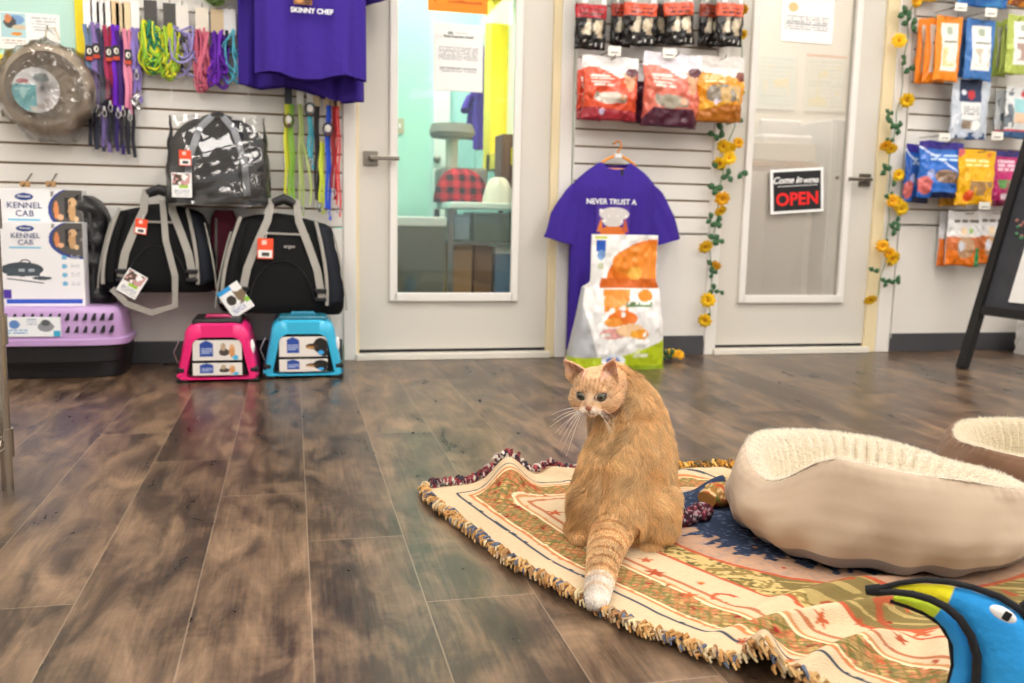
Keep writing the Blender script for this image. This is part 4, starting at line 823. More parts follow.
for a in ((573, -17, 605, 51, .10, 'b3202c', 0, 'black treat bag with a dark red band, leftmost of the middle panel top row'), (621, -17, 655, 47, .13, 'd8502c', 0, 'black treat bag with an orange band, second of the top row, above the red pouch'), (664, -17, 694, 46, .13, 'd9532e', -.09, 'tilted black treat bag with an orange band, above the salmon pouch'), (713, -17, 741, 48, .12, 'd8552f', 0, 'black treat bag with an orange band, rightmost of the top row by the flowers')):
    pouch('treat_bag', a[7], 'bag of pet treats', a[0], a[1], a[2], a[3], a[4], .05, choc(a[5], 2), side='1c1613', group=G1, seed=a[0], tilt=a[6])
tagrail(608, 46, 621, 56, 'white price tag on a hook below the dark treat bags, left one'); tagrail(662.5, 48.5, 676, 58.5, 'white price tag on a hook below the dark treat bags, right one')
G2 = 'coloured pouches on the second row of the middle panel'
def big(top, main, low, pic, dark='5b2230'): return [('r', 0, .0, 1, 1, main), ('f', lambda U, V: V > .80-.10*U+.05*np.sin(U*7), top), ('r', 0, 0, 1, .12, low), ('f', lambda U, V: V < .2-.06*U, low), ('d', .46, .34, .30, .09, pic), ('n', .2, .26, .75, .42, 10, .6, '8d8578'), ('n', .62, .3, .95, .75, 6, .55, 'd9a27c'), ('d', .66, .70, .045, .045, 'f4ede6'), ('t', .12, .5, .5, .7, 4, 'f6e3d8'), ('d', .32, .12, .05, .045, 'd8c7e4'), ('d', .88, .76, .12, .07, dark)]
pouch('treat_bag', 'orange-red pouch mostly hidden behind the first big pouch', 'bag of pet treats', 575, 60, 600, 121, .05, .05, big('f0e9e4', 'd8482a', '9c2430', 'd9c7ae'), side='a8301f', group=G2, seed=3)
pouch('treat_bag', 'dark maroon pouch wedged between the orange-red and salmon pouches', 'bag of pet treats', 622, 64, 652, 124, .04, .05, [('r', 0, 0, 1, .7, '4f1c30'), ('n', 0, 0, 1, .6, 6, .6, '6b2a3c')], base='e6dedb', side='4f1c30', group=G2, seed=4)
pouch('treat_bag', 'orange-brown pouch glimpsed behind the yellow one', 'bag of pet treats', 682, 66, 706, 122, .04, .05, [('r', 0, 0, 1, .6, 'a8641c')], base='e2dad2', side='a8641c', group=G2, seed=5)
pouch('treat_bag', 'large orange-red pouch with a white top, left of the middle row', 'bag of pet treats', 579, 58, 635, 121, .13, .08, big('f1eeec', 'dc5230', '9f2632', 'd6cdbf'), side='b8321f', group=G2, seed=6)
pouch('treat_bag', 'salmon pouch with a maroon base, centre of the middle row', 'bag of pet treats', 637, 55, 695, 128, .14, .09, [l if l[0] != 'f' or l[2] != '3f1830' else l for l in big('e9e4ec', 'd8705c', 'c85a50', 'a8a08f')]+[('f', lambda U, V: (V < .24) & (V < .1+.9*np.minimum(U, 1-U)), '4a1a30')], side='5b2036', group=G2, seed=7, tilt=.03)
pouch('treat_bag', 'golden yellow pouch with a silver top, right of the middle row', 'bag of pet treats', 690, 58, 739, 123, .13, .09, [('f', lambda U, V: V < .76-.1*U, 'e2951c'), ('d', .5, .42, .34, .16, '8d8374'), ('n', .2, .3, .9, .55, 7, .6, 'c9a468'), ('t', .12, .58, .6, .7, 3, 'f6e6b8'), ('f', lambda U, V: (V < .26), 'b06818'), ('f', lambda U, V: (V < .3) & (np.abs(V-.2-.2*U) < .05), 'e6a92c'), ('d', .38, .3, .05, .05, 'e9dff0'), ('d', .92, .7, .1, .08, '7b3c28')], base='ddd7d2', side='a8641c', group=G2, seed=8)
# T-shirt on the orange hanger
xc, zb, w, h = rect(566, 163, 655, 345, .09)
t = tshirt('purple T-shirt with a cat in a chef hat, reading NEVER TRUST A, on a hanger', (xc, YW-.045, zb), w*.94, h, seed=9, folds=1.0, sl=.12)
t.name = 't_shirt'
hg = thing('coat_hanger', 'orange plastic hanger holding the purple cat T-shirt', 'hanger', (xc, YW-.105, zb+h+.004))
cx = W(617, 150, .09)[0]-xc; b = MB(); b.tube([(cx-.085, 0, -.012), (cx-.05, 0, .012), (cx-.0, 0, .034), (cx+.05, 0, .012), (cx+.085, 0, -.012)], .006, 8); b.tube([(cx-.085, .0, -.012), (cx-.07, 0, -.032), (cx+.07, 0, -.032), (cx+.085, 0, -.012)], .005, 8); b.build('hanger_bar', M('orange plastic', 'f2981e', .35), hg)
b = MB(); b.tube([(cx, 0, .03), (cx, 0, .05), (cx+.012, 0, .062), (cx+.016, 0, .075), (cx+.008, 0, .09), (cx-.006, 0, .094), (cx-.016, 0, .088), (cx-.018, 0, .076)], .004, 8); b.build('hanger_hook', M('orange plastic'), hg)
b = MB(); b.box(cx, -.006, .028, .035, .008, .02); lab(b.build('size_clip', m_white, hg, bevel=.002), 'white size clip')
b = MB(); b.tube([(cx-.02, -.06, .085), (cx-.01, .0, .088), (cx, .078, .088)], .003, 6); b.build('wire_hook', m_nickel, hg)
zt = W(614, 202, .18)[1]-zb; xt = W(612, 203, .18)[0]-xc
tz = text('chest_lettering', 'NEVER TRUST A', .033, m_white, t, (xt, -.128, zt), bold=.0007)
def catprint(U, V): return ((U-.5)/.42)**2+((V-.25)/.35)**2 < 1
xs_, zs_, ws_, hs_ = rect(596, 206, 630, 246, .17)
o = sheet('chest_print', '', '', xs_-xc, -.128, zs_-zb, ws_, hs_, [('d', .5, .1, .42, .45, 'd9701f'), ('f', lambda U, V: (V > .35) & (V < .72) & (np.abs(U-.12-.1*(V-.35)) < .10*(1-(V-.35)/.37)), 'd97a2c'), ('f', lambda U, V: (V > .35) & (V < .72) & (np.abs(U-.86) < .10*(1-(V-.35)/.37)), 'c4541c'), ('d', .53, .80, .44, .17, 'd2ccc8'), ('d', .5, .60, .30, .12, 'cfc9c4'), ('n', .1, .5, .95, .95, 8, .7, 'e6e2de'), ('d', .36, .16, .08, .05, '5b2a10'), ('d', .66, .16, .08, .05, '5b2a10')], base='452590', parent=t, nx=60, ny=70)
o.location.y = -.122
b = MB(); b.box(cx, -.125, h-.045, .012, .002, .03); b.build('neck_label', m_black, t)
# big food bag standing on the floor
(fx0, fy0), (fx1, fy1) = FL(567, 362), FL(660, 362)
yy = 3.78; xa, _ = PY(566, 330, yy); xb, _ = PY(661, 330, yy); W_ = xb-xa; ztop = PY(615, 234, yy+.05)[1]
t = thing('pet_food_bag', 'big white, orange and lime green pet food bag standing on the floor', 'pet food bag', ((xa+xb)/2, yy, 0), .0)
P = []; C = []; nv = 110; xu = np.linspace(-1, 1, 120, endpoint=False); xd = np.linspace(1, -1, 36, endpoint=False)
ring_ca = np.r_[np.sign(xu)*np.abs(xu)**(1/.45), np.sign(xd)*np.abs(xd)**(1/.45)]; ring_sa = np.r_[-np.sqrt(1-ring_ca[:120]**2), np.sqrt(1-ring_ca[120:]**2)]; n = 156
for i in range(nv):
    v = i/(nv-1); z = v*ztop; q = .61
    if v < q: wl = -W_/2*(1-.24*(v/q)); wr = W_/2*(1-.20*(v/q)**1.3); dp = .17*(1-.45*v/q)
    else: s_ = min(1, (v-q)/.05); wl = -W_/2*(.76-.10*s_); wr = W_/2*(.80-.10*s_); dp = max(.014, .094*(1-s_))
    if v < .04: dp *= .75+.25*v/.04
    row = []; uc = []
    for j in range(n):
        ca, sa = float(ring_ca[j]), float(ring_sa[j]); x = (wl+wr)/2+(wr-wl)/2*np.sign(ca)*abs(ca)**.45
        bulge = .02*sin(pi*min(1, v/q)) if sa < 0 else 0
        y = -.09+dp/2+(dp/2+bulge)*np.sign(sa)*abs(sa)**.45
        cr = .010*(float(vnoise(np.array(x*26.), np.array(v*9.)))-.5)+.005*(float(vnoise(np.array(x*60.), np.array(v*25.)))-.5)
        lf = .012*sin(x*9) if v < .05 else 0
        row.append((x, y+cr*(1.4 if sa < 0 else .6), z)); uc.append((.5+x/W_, v, sa, ca))
    P.append(row); C.append(uc)
C = np.array(C); U, V = C[..., 0], C[..., 1]
# print: upper flap, photo of orange meat and pumpkin, green base
L = [('f', lambda U, V: (V > .61) & (((U-.84)/.52)**2+((V-.62)/.35)**2 < 1), 'e8781c'), ('f', lambda U, V: (V > .61) & (((U-.78)/.40)**2+((V-.80)/.13)**2 < 1), 'ee8c2a'), ('f', lambda U, V: (V > .61) & (V < .68) & (((U-.86)/.6)**2+((V-.60)/.34)**2 < 1), 'd96a20'), ('d', .62, .72, .07, .05, 'f0b448'), ('r', .22, .88, .31, .955, '1d56b8'), ('d', .27, .85, .04, .035, '7ba4dc'), ('d', .27, .77, .035, .025, 'c3c9a8'), ('r', .2, .965, .32, .985, 'c9cf3a'),
     ('f', lambda U, V: (V < .605) & (V > .44) & (U > .31) & (U < .58-.2*(.605-V)) & (vnoise(U*16, V*26) > .3), 'ef922c'), ('d', .73, .555, .075, .045, 'f0941f'), ('d', .50, .39, .15, .055, 'e8761c'), ('d', .40, .36, .09, .035, 'ef9a3c'), ('d', .40, .275, .13, .04, 'e9a8a0'), ('d', .58, .30, .15, .05, 'f0c79a'), ('d', .70, .27, .07, .04, 'f2a030'), ('d', .62, .27, .04, .03, 'f6b23a'), ('r', .53, .475, .80, .51, '6d8a5c'), ('t', .55, .48, .78, .505, 1, 'e9efe2'), ('n', .28, .25, .75, .45, 12, .72, 'f7f2ea'),
     ('f', lambda U, V: V < .085+.13*np.clip((U-.35)/.6, 0, 1)**1.6+.01, 'b9cc1c'), ('f', lambda U, V: V < .035, '8ea818'), ('d', .42, .075, .12, .05, 'e9eef6'), ('d', .42, .07, .07, .03, '4f7cc4'), ('n', .65, .05, .95, .16, 9, .6, 'dfe6a8'), ('t', .6, .08, .78, .12, 1, 'f0f4d4')]
col = paint(U, V, L, 'f2f1ee')
side = (C[..., 2] > -.35) | ((V < .61) & (U < .30*(1-V/.75))); sc_ = np.array(lin('b9bcc0')); m_ = side & (V < .61); col[m_] = sc_; m_ = side & (V < .10); col[m_] = lin('b3c61e'); m_ = side & (V > .61); col[m_] = lin('eceae6')
b = MB(); b.grid(P, col=col, wrap=True); b.add(P[-1], [tuple(range(n))], col='eeeeee'); b.add(P[0], [tuple(range(n))], col='8ea818'); b.build('sack', VC('food sack film', .3, (16, .5, .008), coat=.2), t, ang=70)
# ---- flower garlands
m_leaf = M('leaf green', '2f5a34', .6, var=.3); m_pet = M('petal yellow', 'fcc80c', .6, var=.12); m_pet2 = M('petal amber', 'f7b90e', .6); m_cen = M('flower centre', 'd98a10', .8); m_stem = M('stem green', '5d7a4a', .6)
def flower(parent, loc, r, face, mat, seed=0):
    b = MB(); rg = random.Random(seed); F_ = Vector(face).normalized(); q = F_.to_track_quat('Z', 'Y').to_matrix()
    for ring, (k, rr, up) in enumerate(((9, 1.0, .15), (7, .7, .4))):
        for i in range(k):
            a = 2*pi*i/k+ring*.3+rg.uniform(-.1, .1); ca, sa = cos(a), sin(a); pts = []
            for s, wd, zz in ((.1, .10, 0), (.4, .26, up*.4), (.75, .28, up), (1.0, .04, up*.8)):
                for sd in (-1, 0, 1): x = s*rr; y = sd*wd*rr; pts.append(q @ Vector(((x*ca-y*sa)*r, (x*sa+y*ca)*r, (zz+.08*abs(sd))*r)))
            fc = [(j*3+m, j*3+m+1, j*3+m+4, j*3+m+3) for j in range(3) for m in range(2)]; b.add(pts, fc, 0)
    b.ball(q @ Vector((0, 0, r*.12)), (r*.2, r*.2, r*.2), 10, mi=1)
    return b.build('flower', [mat, m_cen], parent, loc=loc, solid=.0006)
def leaf(parent, loc, r, ang, seed=0):
    b = MB(); rg = random.Random(seed)
    for k in range(rg.choice((2, 3))):
        a = ang+k*1.9+rg.uniform(-.4, .4); P = []
        for s in np.linspace(0, 1, 7):
            wd = .42*sin(pi*min(1, s*1.0+.02))**.8+.01; row = []
            for sd in (-1, -.5, 0, .5, 1): x = s; z = sd*wd*(1-.15*(abs(sd) > .9 and (int(s*10) % 2))); row.append(((x*cos(a)-z*sin(a))*r, -.012-.25*r*sin(pi*s)+.12*r*abs(sd), (x*sin(a)+z*cos(a))*r))
            P.append(row)
        b.grid(P)
    return b.build('leaf', m_leaf, parent, loc=loc, solid=.0006)
def garland(label, vine, flowers, leaves, d):
    t = thing('flower_garland', label, 'flower garland', (W(*vine[0], d)[0], YW-d, W(*vine[-1], d)[1])); ox, oz = t.location.x, t.location.z
    V = [Vector((W(x, y, d)[0]-ox, .01*sin(i*1.3), W(x, y, d)[1]-oz)) for i, (x, y) in enumerate(vine)]
    pts = []
    for i in range(len(V)-1):
        for f in np.linspace(0, 1, 6, endpoint=False): pts.append(V[i].lerp(V[i+1], f)+Vector((.006*sin(i*5+f*6), 0, 0)))
    b = MB(); b.tube(pts+[V[-1]], .0025, 6); b.build('stem', m_stem, t)
    for i, f in enumerate(flowers):
        x, z = W(f[0], f[1], d+.02); r = (f[2] if len(f) > 2 else 6.5)*.0056
        flower(t, (x-ox, -.02, z-oz), r, (random.uniform(-.5, .5)-.3, -1, random.uniform(-.9, .2)), m_pet if i % 3 else m_pet2, i)
    for i, f in enumerate(leaves):
        x, z = W(f[0], f[1], d+.01); leaf(t, (x-ox, -.005, z-oz), (f[2] if len(f) > 2 else 9)*.0042, random.uniform(0, 6.28), i)
    return t
garland('yellow flower garland hanging down left of the OPEN sign door', [(742, -12), (743, 30), (740, 90), (733, 128), (722, 165), (718, 210), (712, 250), (711, 300), (708, 324)],
    [(743, 9, 5), (742, 34, 5), (739, 92, 5), (735, 70, 4), (724, 146), (731, 147, 5), (738, 143, 5), (720, 163, 6.5), (729, 158), (722, 198, 7), (720, 210, 6), (705, 246, 7), (716, 265, 5), (708, 300, 7), (705, 320, 6.5)],
    [(730, 118), (722, 130, 10), (714, 134, 9), (737, 122, 8), (717, 168), (727, 176), (741, 172), (715, 187, 10), (711, 219, 8), (716, 222), (714, 238, 9), (718, 240, 8), (711, 265, 8), (712, 273, 7), (713, 290, 8), (719, 291, 7), (706, 316, 6)], .06)
garland('yellow flower garland hanging down right of the OPEN sign door', [(918, -12), (910, 20), (905, 60), (899, 100), (893, 130), (889, 165), (891, 200), (887, 240), (884, 262), (875, 300)],
    [(916, 1, 6), (899, 41, 7), (907, 100, 7), (885, 145, 6), (891, 148, 6), (898, 175, 6), (892, 201, 6.5), (897, 203, 6), (901, 208, 7), (882, 246, 6.5), (892, 258, 8), (870, 299, 6.5), (889, 253, 6)],
    [(904, 14, 10), (911, 25, 10), (907, 22, 9), (905, 60, 8), (908, 68, 9), (888, 114, 7), (892, 122, 9), (898, 128, 9), (889, 142, 7), (885, 170, 9), (893, 180, 8), (889, 197, 8), (896, 222, 8), (893, 229, 9), (885, 243, 6), (873, 271, 8), (885, 281, 8), (895, 280, 8), (887, 260, 7)], .05)
x, y = FL(664, 361); t = thing('fallen_flowers', 'yellow artificial flowers lying on the floor beside the food bag', 'flowers', (x, y, 0))
for i, (dx, dy) in enumerate(((-.03, 0), (.03, .02), (.07, -.01), (.055, .03))): flower(t, (dx, dy, .03), .026, (.2*i-.3, -1, .6), m_pet if i % 2 else m_pet2, 40+i)
for i, (dx, dy) in enumerate(((0, .01), (.04, 0))): leaf(t, (dx, dy+.01, .028), .032, .5+i, 50+i)
b = MB(); b.tube([(-.06, .02, .005), (0, .03, .012), (.06, .04, .006)], .003, 6); b.build('stem', m_stem, t)
# ---- right panel bags
G3 = 'bags of pet treats on the right panel'; GR = lambda c, w_, pic: [('f', lambda U, V: (U > .2) & (U < .86) & (V > .16) & (V < .90), w_), ('d', .52, .78, .13, .07, 'a9b6a0'), ('r', .3, .60, .8, .63, '8d8f86'), ('n', .28, .22, .8, .52, 6, .45, pic)]
def rb(label, x0, y0, x1, y1, d, layers, base, side, **k): return pouch('treat_bag', label, 'bag of pet treats', x0, y0, x1, y1, d, k.pop('thick', .035), layers, base=base, side=side, group=G3, mat=k.pop('mat', mattebag), seed=x0, **k)
rb('blue bag hanging at the top of the right panel, only its foot showing', 955, -50, 1006, 9, .14, [('n', 0, 0, 1, 1, 5, .6, '2f7bb8')], '1f5fa8', '1c4f8c', thick=.05)
rb('brown bag foot beside the blue one at the very top right', 1006, -50, 1034, 8, .12, [('n', 0, 0, 1, 1, 6, .55, 'd98a2c')], '8a4a1c', '6d3a18', thick=.05)
rb('yellow bag foot at the top of the right panel above the garland', 914, -50, 936, 2, .05, [], 'e9b41c', 'c8901a')
rb('orange bag at the back of the trio, leftmost', 914, 20, 934, 84, .05, GR('', 'efe3cf', 'e6c98f'), 'f58a14', 'e07c10')
rb('orange bag in the middle of the trio', 922, 19, 944, 83, .10, GR('', 'f0e6d4', 'e6c98f'), 'f68c15', 'e07c10')
rb('orange bag at the front of the trio with its label in full view', 932, 17, 958, 82, .15, GR('', 'f4eee0', 'efd596'), 'f78d16', 'e07c10')
rb('dark blue bag behind the white labelled blue bag', 957, 22, 972, 78, .07, [], '2f62a0', '28528a')
rb('blue bag with a white label beside the orange trio', 962, 20, 991, 81, .14, GR('', 'f1f1ec', 'cfc4b0'), '3f78bd', '2c5c9a')
rb('lime green bag at the back, right of the blue bag', 990, 22, 1005, 77, .07, GR('', 'cfcfc0', '7d7460'), 'a6b850', '8b9c40')
rb('lime green bag in the middle of the green trio', 998, 20, 1016, 75, .11, GR('', 'd9d9cc', '7d7460'), 'a9bb52', '8b9c40')
rb('lime green bag at the front with a white label, cut by the picture edge', 1003, 16, 1036, 75, .15, GR('', 'eeeeea', 'b59a8f'), 'b2c35a', '8b9c40')
silv = lambda r: [('r', .2, .62, .76, 1, '1e3358'), ('d', .50, .75, .10, .08, 'c8343c'), ('d', .30, .78, .07, .04, 'dfe4ee'), ('r', .24, .33, .74, .60, 'eceae6'), ('t', .3, .4, .7, .56, 4, '9aa0a8'), ('r', .26, .18, .56, .32, '8f7f6c'), ('d', .64, .24, .12, .08, 'fbfaf6'), ('r', .08, .0, .92, .12, '33507f'), ('n', .05, .0, .95, .13, 12, .55, 'c6d0e0'), ('n', 0, 0, .2, 1, 9, .6, 'd9e0ea')]
rb('silver-blue bag with a navy header hanging alone below the blue bag', 948, 80, 986, 140, .10, silv(1), 'c3ccd8', 'a9b4c4')
rb('silver bag with dark print at the right, behind the pale aqua one', 992, 90, 1008, 138, .06, [('n', .1, .2, .9, .8, 7, .5, '5d6a74'), ('r', 0, .12, 1, .15, 'c84048'), ('r', 0, 0, 1, .1, '2f4a70')], 'c3c7c8', 'a9b0b4')
rb('pale aqua and white bag beside the picture edge', 1002, 88, 1034, 139, .11, [('r', .25, .5, 1, .78, '9cd0d4'), ('r', .25, .3, 1, .5, 'e6c3a4'), ('d', .62, .88, .14, .1, 'd23c48'), ('r', 0, .14, 1, .17, 'c84048'), ('r', 0, 0, 1, .13, '2f5580'), ('n', .2, .02, .9, .12, 12, .6, 'c8dae6'), ('n', 0, .2, .25, .9, 8, .55, '6d7880')], 'dcdfdf', 'b4babc')
blu = lambda: [('r', 0, .86, 1, 1, '3a2f8c'), ('t', .25, .62, .85, .78, 2, 'c3e2f4'), ('d', .58, .38, .26, .12, 'a8876a'), ('n', .3, .26, .9, .46, 7, .5, '7f6550'), ('d', .12, .22, .15, .16, 'd8706c'), ('d', .22, .42, .09, .08, 'b9c4f0'), ('r', .3, .0, 1, .1, '12204c'), ('f', lambda U, V: np.abs(V-.88+.5*(U-.05)) < .018, 'dfeafc')]
rb('blue treat bag mostly hidden behind its twin by the garland', 901, 145, 927, 203, .05, blu(), '2a63bd', '1c3f8c', mat=bagmat, thick=.05)
rb('large blue treat bag with a brown photo, front of the blue pair', 914, 142, 958, 198, .12, blu(), '2f70cc', '1f4898', mat=bagmat, thick=.06)
rb('orange-yellow bag bottom hidden behind the yellow bag', 938, 160, 966, 206, .05, [('r', 0, .8, 1, 1, '3a2f8c')], 'd89a16', 'a8740f', mat=bagmat)
rb('bright yellow treat bag with an orange mark, beside the blue one', 953, 150, 990, 205, .14, [('t', .2, .66, .8, .82, 2, 'fbe9a0'), ('n', .3, .18, .9, .42, 7, .42, 'b0875a'), ('d', .28, .16, .12, .10, 'e8551c'), ('r', .75, .1, .9, .2, 'f0b41c'), ('d', .05, .95, .12, .08, 'd86a70'), ('n', .75, .6, 1, .95, 5, .55, 'f08a3c')], 'f6b80f', 'c88c10', mat=bagmat, thick=.055)
rb('magenta treat bag beside the bright yellow one', 987, 152, 1014, 206, .10, [('r', 0, .9, 1, 1, '2f2a78'), ('t', .2, .62, .8, .84, 3, 'f6cfe0'), ('n', .2, .25, .9, .48, 6, .4, '8b8560'), ('d', .35, .4, .14, .09, '5f9a50'), ('d', .5, .17, .2, .06, 'f0d8e2'), ('r', 0, 0, 1, .1, '6b1438')], 'c42a72', '8f1c4e', mat=bagmat, thick=.05)
rb('pink treat bag partly behind the black sign leg', 1003, 151, 1032, 205, .05, [('r', 0, .9, 1, 1, '2f2a78'), ('n', .1, .3, .9, .8, 5, .6, 'f6b8d0')], 'e2508e', 'a82a62', mat=bagmat)
org = lambda: [('r', 0, .0, 1, .54, 'd9763c'), ('f', lambda U, V: V < .30+.22*(1-U)*0-.1*U, 'f07c18'), ('d', .5, .34, .27, .2, 'cfa37c'), ('d', .36, .36, .09, .1, 'e6e6ee'), ('t', .2, .76, .9, .84, 1, '6d625c'), ('d', .45, .64, .10, .07, 'f6dcb0'), ('d', .66, .64, .08, .05, '8cb848'), ('t', .25, .5, .8, .58, 2, 'f0d9c4'), ('f', lambda U, V: (U > .82) & (V < .34), '1f8f48')]
rb('white and orange treat bag seen behind at the lowest row, leftmost', 936, 212, 952, 265, .04, [('r', 0, 0, 1, .5, 'e9761a')], 'd9d9da', 'c9c9ca', mat=bagmat)
rb('white and orange treat bag at the front of the lowest row', 943, 211, 977, 266, .09, org(), 'e9e7e6', 'c9c5c2', mat=bagmat, thick=.05)
rb('white and orange treat bag right of the lowest row, touching the sign', 971, 211, 1004, 264, .05, org(), 'e6e4e4', 'c9c5c2', mat=bagmat, thick=.045)
for a in ((955, 3, 967, 11, 'white price tag at the top below the blue bag foot'), (985, 8, 997, 17, 'white price tag at the top right above the blue and green bags'), (939, 133, 950, 141, 'white price tag left of the silver-blue bag foot'), (991.5, 132, 1003, 140, 'white price tag above the magenta bag'), (979, 202, 990, 209.5, 'white price tag at the foot of the yellow bag')): tagrail(*a)
b_t = W(917, 96)
# ---- A-frame chalkboard
fx, fy = FL(962, 368)
def proj(p):
    q = Vector(p)-Vector((0, 0, H)); zc_ = q.dot(FW); return 512+F_PX*q.dot(RT)/zc_, 341.5-F_PX*q.dot(UP)/zc_
def fit():
    best = (9e9, 0, 0)
    for ph in np.linspace(.1, 1.5, 57):
        e = (cos(ph), -sin(ph)); l = (sin(ph), cos(ph))
        for tn in np.linspace(.05, .6, 56):
            a = proj((fx+l[0]*tn*.7, fy+l[1]*tn*.7, .7)); q0 = (fx+l[0]*tn*.27, fy+l[1]*tn*.27); p0 = proj((*q0, .27)); p1 = proj((q0[0]+e[0]*.12, q0[1]+e[1]*.12, .27))
            er = ((a[0]-962)/(368-a[1])-.300)**2*9+((p1[1]-p0[1])/(p1[0]-p0[0])-.20)**2
            if er < best[0]: best = (er, ph, tn)
    return best
_, ph_, tn = fit(); e = Vector((cos(ph_), -sin(ph_), 0)); l = Vector((sin(ph_), cos(ph_), 0)); HS = 1.15; LW = .62
t = thing('chalkboard_sign', 'black A-frame chalkboard sign standing at the right edge of the picture', 'sign', (fx, fy, 0)); Rm = Matrix((e, l, Vector((0, 0, 1)))).transposed()
t.rotation_euler = Rm.to_euler()          # local x along the board, y away from its face
def post(x, back, name='post'):
    b = MB(); y0, y1 = (0, tn*HS) if not back else (2*tn*HS, tn*HS+.02); b.tube([(x, y0, 0.0), (x, y1, HS)], 1, 4, flat=(.030, .026), nrm=(0, 1, 0)); return b.build(name, M('black stained wood', '131214', .55), t, smooth=False)
for x in (0, LW):
    for bk in (0, 1): post(x, bk)
def on(x, z, off=0): return Vector((x, tn*z+off, z))
for z, hh in ((.27, .045), (HS-.03, .045)): b = MB(); b.tube([on(.01, z), on(LW-.01, z)], 1, 4, flat=(.028 if 0 else .022, hh*.6), nrm=(0, tn, 1)); b.build('cross_rail', M('black stained wood'), t, smooth=False)
for z in (.27,): b = MB(); b.tube([(.01, 2*tn*HS-tn*z, z), (LW-.01, 2*tn*HS-tn*z, z)], .016, 4); b.build('cross_rail', M('black stained wood'), t, smooth=False)
b = MB(); b.grid([[on(.02, .27, .004), on(LW-.02, .27, .004)], [on(.02, HS-.03, .004), on(LW-.02, HS-.03, .004)]]); lab(b.build('chalk_panel', M('chalk slate', '34353b', .75, var=.2), t, smooth=False, solid=.008), 'slate grey chalk panel')
def onpanel(px, py):
    o_ = Vector((0, 0, H)); r = ray(px, py).normalized(); nn = (Rm @ Vector((0, 1, -tn))).normalized(); p0 = Vector((fx, fy, 0)); k = (p0-o_).dot(nn)/r.dot(nn); return Rm.inverted() @ (o_+r*k-p0)
a, c = onpanel(1024, 233), onpanel(1009, 302)
b = MB(); b.grid([[on(c.x, c.z, -.004), on(c.x+.2, c.z, -.004)], [on(c.x, a.z+.03, -.004), on(c.x+.2, a.z+.03, -.004)]]); lab(b.build('paper_notice', M('paper white', 'ecebe8', .6), t, smooth=False, solid=.001), 'white paper stuck on the panel')
p = onpanel(1021, 228); rg = random.Random(3)
for i in range(12): b = MB(); q = p+Vector((rg.uniform(-.03, .05), 0, rg.uniform(-.05, .05))); b.ball(on(q.x, q.z, -.006), (.011, .003, .008), 8); b.build('painted_flower' if i % 2 else 'painted_leaf', M('chalk pink', 'a8756c', .7) if i % 2 else M('chalk green', '4f8a64', .7), t)
# white bag at the far right
x, y = FL(1004, 352); pz = thing('white_bag', 'crumpled white bag on the floor behind the chalkboard sign', 'bag', (x+.17, y-.08, 0))
b = MB(); P = []
for i in range(26):
    v = i/25; k = 1 if v < .7 else math.sqrt(max(.04, 1-((v-.7)/.33)**2)); P.append([(xx*k+.003*sin(v*22+yy_*50), yy_*k+.08+.004*sin(v*31+xx*40), z) for xx, yy_, z in superrow(.15, .10, v*.24, 60, .6)])
b.grid(P, wrap=True); b.add(P[0], [tuple(range(60))]); b.add(P[-1], [tuple(range(60))]); b.build('sack', M('white film', 'ecebe9', .3, bmp=(14, .9, .02)), pz)
# ------------------------------------------------------------------ woven throw on the floor
def interp(pts, n, smooth=True):
    P = np.array(pts, float); s = np.r_[0, np.cumsum(np.hypot(*np.diff(P, axis=0).T))]; q = np.linspace(0, s[-1], n)
    X = np.interp(q, s, P[:, 0]); Y = np.interp(q, s, P[:, 1])
    if smooth:
        k = max(3, n//24)|1; ker = np.ones(k)/k
        for A_ in (X, Y):
            e = np.r_[np.full(k//2, A_[0]), A_, np.full(k//2, A_[-1])]; e[:k//2] = A_[0]-(A_[1]-A_[0])*np.arange(k//2, 0, -1); e[-(k//2):] = A_[-1]+(A_[-1]-A_[-2])*np.arange(1, k//2+1); A_[:] = np.convolve(e, ker, 'valid')
    return X, Y, q
NA, NB = 520, 560
fx_, fy_, sa_ = interp([(.305, 2.075), (.300, 2.0), (.352, 1.775), (.402, 1.572), (.470, 1.412), (.520, 1.295), (.575, 1.21), (.63, 1.14), (.70, 1.07), (.76, .98), (.84, .86), (.92, .72)], NA)
bx_, by_, sb_ = interp([(.305, 2.075), (.42, 2.095), (.52, 2.125), (.64, 2.145), (.78, 2.15), (.98, 2.13), (1.10, 2.05), (1.3, 1.98), (1.6, 1.94), (1.95, 1.92)], NB)
GX = fx_[:, None]+bx_[None, :]-.305; GY = fy_[:, None]+by_[None, :]-2.075
SA = np.repeat(sa_[:, None], NB, 1); SB = np.repeat(sb_[None, :], NA, 0)*.93    # distance from the back edge, from the front-left edge
def gau(x, y, cx, cy, ang, l, w, h, p=2):
    c, s = cos(ang), sin(ang); u = (x-cx)*c+(y-cy)*s; v = -(x-cx)*s+(y-cy)*c
    return h*np.exp(-np.abs(u/l)**4)*np.exp(-np.abs(v/w)**p)
GZ = .006+0*GX
hx_, hy_ = bx_[95], by_[95]
hump = lambda x, y: gau(x, y, .50, 2.08, 1.35, .12, .045, .058)
GZ += hump(GX, GY)
GZ += gau(GX, GY, .66, 2.12, -.5, .10, .02, .022)
# folds near the front
GZ += gau(GX, GY, .86, 1.245, .10, .22, .018, .030) + gau(GX, GY, 1.0, 1.36, .22, .26, .022, .022) + gau(GX, GY, .80, 1.13, .35, .12, .020, .028)
GZ += gau(GX, GY, .66, 1.135, 1.0, .07, .022, .040) + gau(GX, GY, .95, 1.10, .9, .10, .03, .018)
